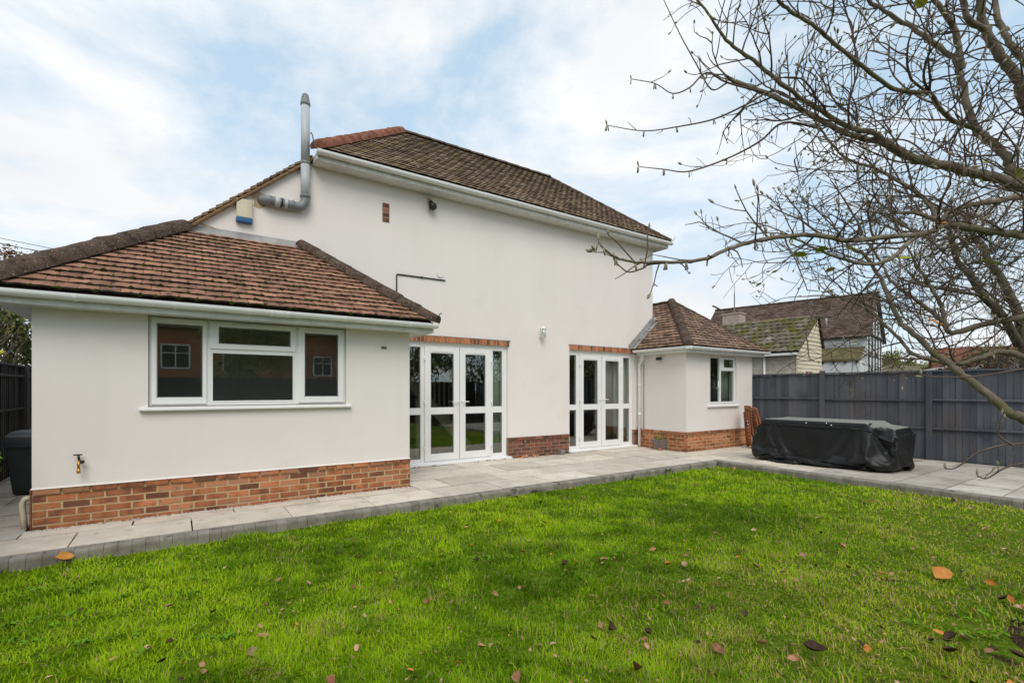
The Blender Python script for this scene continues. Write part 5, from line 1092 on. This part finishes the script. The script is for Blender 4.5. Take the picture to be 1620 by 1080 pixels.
# far hillside with a wood that reads as one mass
nx, ny = 60, 14; hx = np.linspace(60, 420, nx); hv = np.linspace(0, 1, ny); V = []
for j in range(ny):
    for i in range(nx):
        t = i/(nx-1); a = R_(-55)+t*R_(110); dist = 90+110*hv[j]; h = 15*(hv[j]**.8)*(.75+.35*math.sin(t*9+1)+.12*math.sin(t*23)); dirv = (math.cos(a+R_(10)), math.sin(a+R_(10)))
        V.append((CAM.x+dirv[0]*dist, CAM.y+dirv[1]*dist, -.3+h))
idx = np.arange(nx*ny).reshape(ny, nx); F = np.stack([idx[:-1,:-1].ravel(), idx[:-1,1:].ravel(), idx[1:,1:].ravel(), idx[1:,:-1].ravel()], 1)
tag(link('hill', fast_mesh('hill', np.array(V), F, smooth=True), 'hill'), 'low wooded hillside far beyond the fence', kind='structure')
q = random.Random(9); cs = []
for i in range(150):
    j = q.randrange(3, ny); k = q.randrange(nx); p = V[j*nx+k]; cs.append((p[0]+q.uniform(-3,3), p[1]+q.uniform(-3,3), p[2]+1.0))
tag(link('woodland', leaf_cloud(14000, cs, [q.uniform(1.5,3.2) for _ in cs], .8, 8), 'foliage'), 'distant woodland on the hillside', kind='stuff')
# behind the camera: seen only as reflections in the glazing
bushy('evergreen_tree', 'hedge tree in the row behind the lawn end, beside the brick house', (12,-16.5,-.1), (12,-16.5,2.8), (2.8,2.0,2.4), 40, 4000, .9, .20, 'foliage', 51)
bushy('evergreen_tree', 'hedge tree at the garden corner where both dark fences meet', (17,-16,-.1), (17,-16,2.8), (2.8,2.4,2.6), 40, 4000, .9, .20, 'foliage', 52)
simple_house('brick_house', 'red brick house over the end fence, mirrored in the kitchen window', (13,-27,0), math.pi, 17, 8, 5.0, 8.2, 'rear_brick', 'far_roof', [(3.3,4.5,2.3,3.6),(8,9.6,2.4,3.7),(11.2,12.6,2.6,4.0)])
bushy('evergreen_tree', 'evergreen by the end fence, mirrored in the near french door', (17.5,-10,-.1), (17.5,-10,3.6), (2.6,3.2,3.0), 40, 5000, .9, .20, 'foliage', 41)
bushy('evergreen_tree', 'broad evergreen past the charcoal fence, mirrored in the far french door', (22,-5.8,-.1), (22.5,-7.2,4.2), (3.0,3.0,3.6), 40, 5000, 1.0, .22, 'foliage', 42)
bushy('evergreen_tree', 'dense hedge tree behind the end fence, mirrored in the kitchen window', (3.7,-17,-.1), (3.7,-17,3.4), (1.7,1.6,2.6), 34, 4000, .9, .20, 'foliage', 43)
# overhead wires
for i, (a, b) in enumerate(WIRES):
    a = Vector(a); b = Vector(b); pts = [a.lerp(b, t/8)-Vector((0,0,.35*math.sin(math.pi*t/8))) for t in range(9)]
    o = MB().tube(pts, .014, 5).build('overhead_wire', 'black'); tag(o, 'thin overhead wire crossing the sky behind the extension roof', 'wire', 'overhead wires')

# ================================================================== GRASS
def grass():
    r = np.random.default_rng(5); n1, n2 = 440000, 45000
    d = np.exp(r.uniform(np.log(1.9), np.log(13.0), n1)); fwd = math.pi/2-R_(34.326); a = fwd+r.uniform(-1.0, 1.05, n1)
    x = np.concatenate([CAM.x+d*np.cos(a), r.uniform(-1, 9.9, n2)]); y = np.concatenate([CAM.y+d*np.sin(a), r.uniform(-12.5, -1.05, n2)])
    edge = -1.072+.012*np.sin(x*9)
    keep = (x > -1.0) & (x < 9.885+.01*np.sin(y*8)) & (y < edge) & (y > -12.5) & (((x-6.25)/1.85)**2+((y+6.8)/.95)**2 > .92+.55*(vnoise(x*5, y*5, 77)-.5)+.5*(vnoise(x*14, y*14, 78)-.5)+.25*r.normal(size=len(x)))
    dry0 = 1.15*np.clip((x-2.7)/2.2, 0, 1)*np.clip((-3.7-y)/1.5, 0, 1)+.55*np.clip((x-7.2)/1.6, 0, 1)*np.clip((-3.0-y)/1.5, 0, 1)
    bare = vnoise(x*6.5, y*6.5, 31)*.6+vnoise(x*2.1, y*2.1, 32)*.4
    keep &= ~((bare < .36+.16*np.clip(dry0, 0, 1)) & (r.random(len(x)) < .72))
    x, y, dry0 = x[keep], y[keep], dry0[keep]; n = len(x); dist = np.hypot(x-CAM.x, y-CAM.y)
    clump = vnoise(x*3.2, y*3.2, 11)*.6+vnoise(x*9, y*9, 12)*.4; patch = vnoise(x*.9, y*.9, 13)*.6+vnoise(x*2.7, y*2.7, 14)*.4
    ang = vnoise(x*2.2, y*2.2, 15)*8.0+vnoise(x*7.0, y*7.0, 16)*5.0+r.normal(size=n)*1.5
    ln = (.020+.028*clump+.024*r.random(n))*(1-.25*np.clip(dry0, 0, 1)); ln = np.where(vnoise(x*4.5, y*4.5, 41) > .70, ln*1.65, ln); lean = .72+.42*vnoise(x*3.9, y*3.9, 17)+.32*r.normal(size=n); lean = np.clip(lean, .1, 1.42)
    w = np.clip(.0009*dist**.75, .0011, .0048)*(.7+.6*r.random(n)); wide = r.random(n) < .05; w = np.where(wide, w*1.9, w)
    dx, dy = np.cos(ang), np.sin(ang); sx, sy = -dy, dx; z0 = lawn_h(x, y)-.006
    base = np.stack([x, y, z0], 1); side = np.stack([sx, sy, np.zeros(n)], 1)*w[:, None]
    l1 = lean*.55; mid = base+np.stack([dx*np.sin(l1), dy*np.sin(l1), np.cos(l1)], 1)*(ln*.55)[:, None]
    l2 = np.clip(lean*1.25, 0, 1.65); tip = mid+np.stack([dx*np.sin(l2), dy*np.sin(l2), np.cos(l2)], 1)*(ln*.5)[:, None]
    V = np.stack([base-side, base+side, mid+side*.8, mid-side*.8, tip], 1).reshape(-1, 3)
    b = np.arange(n)[:, None]*5; T = np.concatenate([b+np.array([[0, 1, 2]]), b+np.array([[0, 2, 3]]), b+np.array([[3, 2, 4]])], 0)
    g1, g2, g3, yl, st = [np.array(c) for c in ((.105,.22,.002), (.25,.435,.004), (.39,.56,.010), (.50,.49,.05), (.56,.42,.20))]
    t = np.clip((patch-.5)*2.3+(vnoise(x*5.5, y*5.5, 23)-.5)*1.1+.52+.24*r.normal(size=n), 0, 1)[:, None]; c = np.where(t < .5, g1+(g2-g1)*t*2, g2+(g3-g2)*(t*2-1))
    dry = np.clip(dry0*(.35+1.3*vnoise(x*2.6, y*2.6, 24))+.55*np.clip((vnoise(x*2.0, y*2.0, 19)-.66)*5, 0, 1)*np.clip((vnoise(x*7, y*7, 20)-.3)*3, 0, 1), 0, 1); u = r.random(n)
    c = np.where((u < .06+.42*dry)[:, None], c*.35+yl*.65, c); c = np.where((u > 1-.035-.26*dry)[:, None], st*(.6+.5*r.random(n))[:, None], c)
    c = c*(.82+.36*r.random(n))[:, None]; c5 = np.repeat(c, 5, 0).reshape(n, 5, 3)
    tint = np.concatenate([c5.reshape(-1, 3), np.ones((5*n, 1))], 1)
    tag(link('grass', fast_mesh('grass', V, T, tint=tint, smooth=True), 'grass'), 'long silky green grass of the lawn', kind='stuff')
grass()
# broad-leaved weeds in rosettes
def weeds():
    r = random.Random(6); mb = MB()
    spots = [(.55,-1.9),(.75,-2.1),(.5,-2.35),(1.3,-2.2),(1.0,-3.0),(9.6,-1.25),(9.3,-1.3),(9.0,-1.2),(2.2,-3.3),(.9,-1.55),(3.4,-2.9),(6.2,-1.4),(1.4,-3.3),(8.6,-1.6),(5.6,-5.9),(5.2,-5.85),(5.4,-6.1),(4.9,-5.7),(6.0,-5.9),(.4,-2.7),(4.4,-3.6)]
    for (x, y) in spots:
        for k in range(r.randint(3, 7)):
            cx, cy = x+r.gauss(0,.13), y+r.gauss(0,.13)
            for i in range(r.randint(4, 7)):
                a = r.uniform(0, 6.28); l = r.uniform(.025,.06); t = r.uniform(.15,.7); dr = Vector((math.cos(a)*math.cos(t),math.sin(a)*math.cos(t),math.sin(t))); s = dr.cross(Vector((0,0,1))).normalized()*l*.32; p = Vector((cx,cy,-.085)); z_ = Vector((0,0,.01))
                mb.add([p+dr*l*.2, p+dr*l*.55+s+z_, p+dr*l*1.05-z_, p+dr*l*.55-s+z_], [(0,1,2,3)], 0, False)
    tag(mb.build('lawn_weeds', 'foliage_bright'), 'low broad-leaved weeds growing through the lawn', kind='stuff')
weeds()
# ivy and litter on the bed
tag(link('ground_ivy', leaf_cloud(420, [(5.0,-6.35,-.05),(5.5,-6.2,-.05),(6.0,-6.25,-.05),(6.6,-6.3,-.05)], [.28,.32,.3,.35], .05, 77), 'foliage_bright'), 'ground ivy creeping over the soil bed', kind='stuff')
# crumbs of leaf too small and many to count
def leaf_crumbs():
    r = np.random.default_rng(61); n = 1500; d = np.exp(r.uniform(np.log(2.2), np.log(11), n)); a = math.pi/2-R_(34.326)+r.uniform(-.95, 1.0, n); x = CAM.x+d*np.cos(a); y = CAM.y+d*np.sin(a)
    k = (x > -.95) & (x < 9.8) & (y < -1.1) & (y > -10) & (r.random(n) < .35+.65*np.clip((x-1)/4, 0, 1)); x, y = x[k], y[k]; n = len(x); z = lawn_h(x, y)+r.uniform(.012, .036, n)
    th = r.uniform(0, 6.28, n); L_ = r.uniform(.007, .017, n); t = np.stack([np.cos(th), np.sin(th), r.normal(size=n)*.35], 1)*L_[:, None]; b = np.stack([-np.sin(th), np.cos(th), r.normal(size=n)*.35], 1)*(L_*r.uniform(.35, .7, n))[:, None]; P = np.stack([x, y, z], 1)
    V = np.stack([P-t, P+b, P+t*1.1, P-b], 1).reshape(-1, 3); tag(link('leaf_crumbs', fast_mesh('leaf_crumbs', V, np.arange(4*n).reshape(n, 4)), 'leaf_brown'), 'tiny crumbs of dry leaf strewn through the grass', kind='stuff')
leaf_crumbs()
# fallen leaves
def leaf_mesh(seed, curl, asp):
    r = random.Random(seed); n = 6; vs = []; 
    for i in range(n+1):
        t = i/n; w = asp*.5*math.sin(math.pi*min(1, t*1.02+.02))**.75*(1+r.uniform(-.12,.12)); x = t-.5; z = curl*.25*(t-.5)**2
        vs += [(x,-w,z+curl*.30*w+r.uniform(-.02,.02)), (x,0,z), (x,w,z+curl*.45*w+r.uniform(-.02,.02))]
    vs += [(-.5,0,.02),(-.72,.04,.05)]
    fs = [(3*i+j, 3*i+3+j, 3*i+4+j, 3*i+1+j) for i in range(n) for j in range(2)]
    me = MB().add(vs, fs, 0, True).mesh('fallen_leaf'); return me
leaf_src = {}
for m_ in ('leaf_brown', 'leaf_orange', 'leaf_dark'):
    leaf_src[m_] = []
    for s in range(5):
        me = leaf_mesh(s, random.Random(s).uniform(.8, 3.6), .46+.07*s); me.materials.append(MAT[m_]); leaf_src[m_].append(me)
def leaf(x, y, size, mat, label, group=None, z=None, rot=None, k=None):
    o = link('fallen_leaf', leaf_src[mat][random.randrange(5) if k is None else k], None); o.scale = (size,)*3
    zz = float(lawn_h(np.array([x]), np.array([y]))[0])+.042 if z is None else z
    o.location = (x, y, zz); o.rotation_euler = (random.gauss(0,.35), random.gauss(0,.35), random.uniform(0, 6.28)) if rot is None else rot
    tag(o, label, 'leaf', group)
leaf(6.14,-5.41,.17,'leaf_orange','large orange and green leaf lying on the dry side of the lawn', rot=(.35,-.25,-.3), k=4)
leaf(.40,-1.10,.125,'leaf_orange','bright orange leaf caught against the dark kerb', z=-.04, rot=(.5,.2,.3), k=4)
leaf(4.11,-5.38,.135,'leaf_dark','long dark curled leaf near the straw coloured grass', rot=(.2,.15,-.7), k=0)
leaf(4.40,-5.50,.10,'leaf_dark','dark cupped leaf beside the long curled one', rot=(.3,.1,.5), k=1)
leaf(1.53,-3.66,.12,'leaf_brown','pale pinkish brown leaf standing up in lush grass', rot=(.7,.3,.9), k=1)
leaf(3.36,-4.56,.09,'leaf_dark','crumpled dark leaf alone in the middle of the lawn', rot=(.5,.3,.2), k=2)
leaf(3.69,-5.06,.11,'leaf_brown','pink brown folded leaf near the bed', rot=(.4,.2,.1), k=3)
leaf(3.15,-4.95,.11,'leaf_brown','brown folded leaf in shorter grass towards the bed', rot=(.4,.5,1.1), k=0)
rl = random.Random(14); cnt = 0
while cnt < 235:
    d = math.exp(rl.uniform(math.log(2.4), math.log(10.5))); a = math.pi/2-R_(34.326)+rl.uniform(-.85, .88); x, y = CAM.x+d*math.cos(a), CAM.y+d*math.sin(a)
    if not (-1 < x < 9.8 and -9 < y < -1.12): continue
    if rl.random() > .45+.5*min(1, max(0, (x-1.5)/4)): continue
    u = rl.random(); m_ = 'leaf_brown' if u < .68 else ('leaf_dark' if u < .88 else 'leaf_orange'); cnt += 1
    lab = {'leaf_brown': 'small dry brown leaf fallen in the lawn grass', 'leaf_dark': 'small dark decayed leaf fallen in the lawn grass', 'leaf_orange': 'small orange leaf fallen in the lawn grass'}[m_]
    leaf(x, y, rl.choice((.03,.036,.042,.05,.06,.072)), m_, lab, 'fallen leaves scattered over the lawn, '+m_[5:])
for i in range(70):      # litter thickening towards the bed
    a = rl.uniform(0, 6.28); r_ = rl.uniform(.6, 1.4); x, y = 6.25+1.9*r_*math.cos(a), -6.8+.98*r_*math.sin(a)
    if y < -6.6: y = -6.6+(-6.6-y)*.6
    m_ = rl.choice(('leaf_brown','leaf_dark','leaf_dark','leaf_orange')); leaf(x, y, rl.uniform(.04,.085), m_, {'leaf_brown': 'dry brown leaf in the litter round the soil bed', 'leaf_dark': 'dark rotting leaf in the litter round the soil bed', 'leaf_orange': 'orange leaf in the litter round the soil bed'}[m_], 'leaf litter round the bed, '+m_[5:], z=-.055)
for i in range(14):      # drift against the wall
    leaf(rl.uniform(6.8,7.9), rl.uniform(1.36,1.50), rl.uniform(.05,.09), 'leaf_orange' if i % 3 else 'leaf_brown', 'orange leaf drifted against the brick plinth between the doors', 'leaves drifted by the plinth', z=.02)
for i in range(16):
    leaf(rl.uniform(4.3,6.8), rl.uniform(1.42,1.47), rl.uniform(.03,.05), 'leaf_brown', 'dry leaf scrap lying along the near door threshold', 'leaf scraps at the threshold', z=.012)
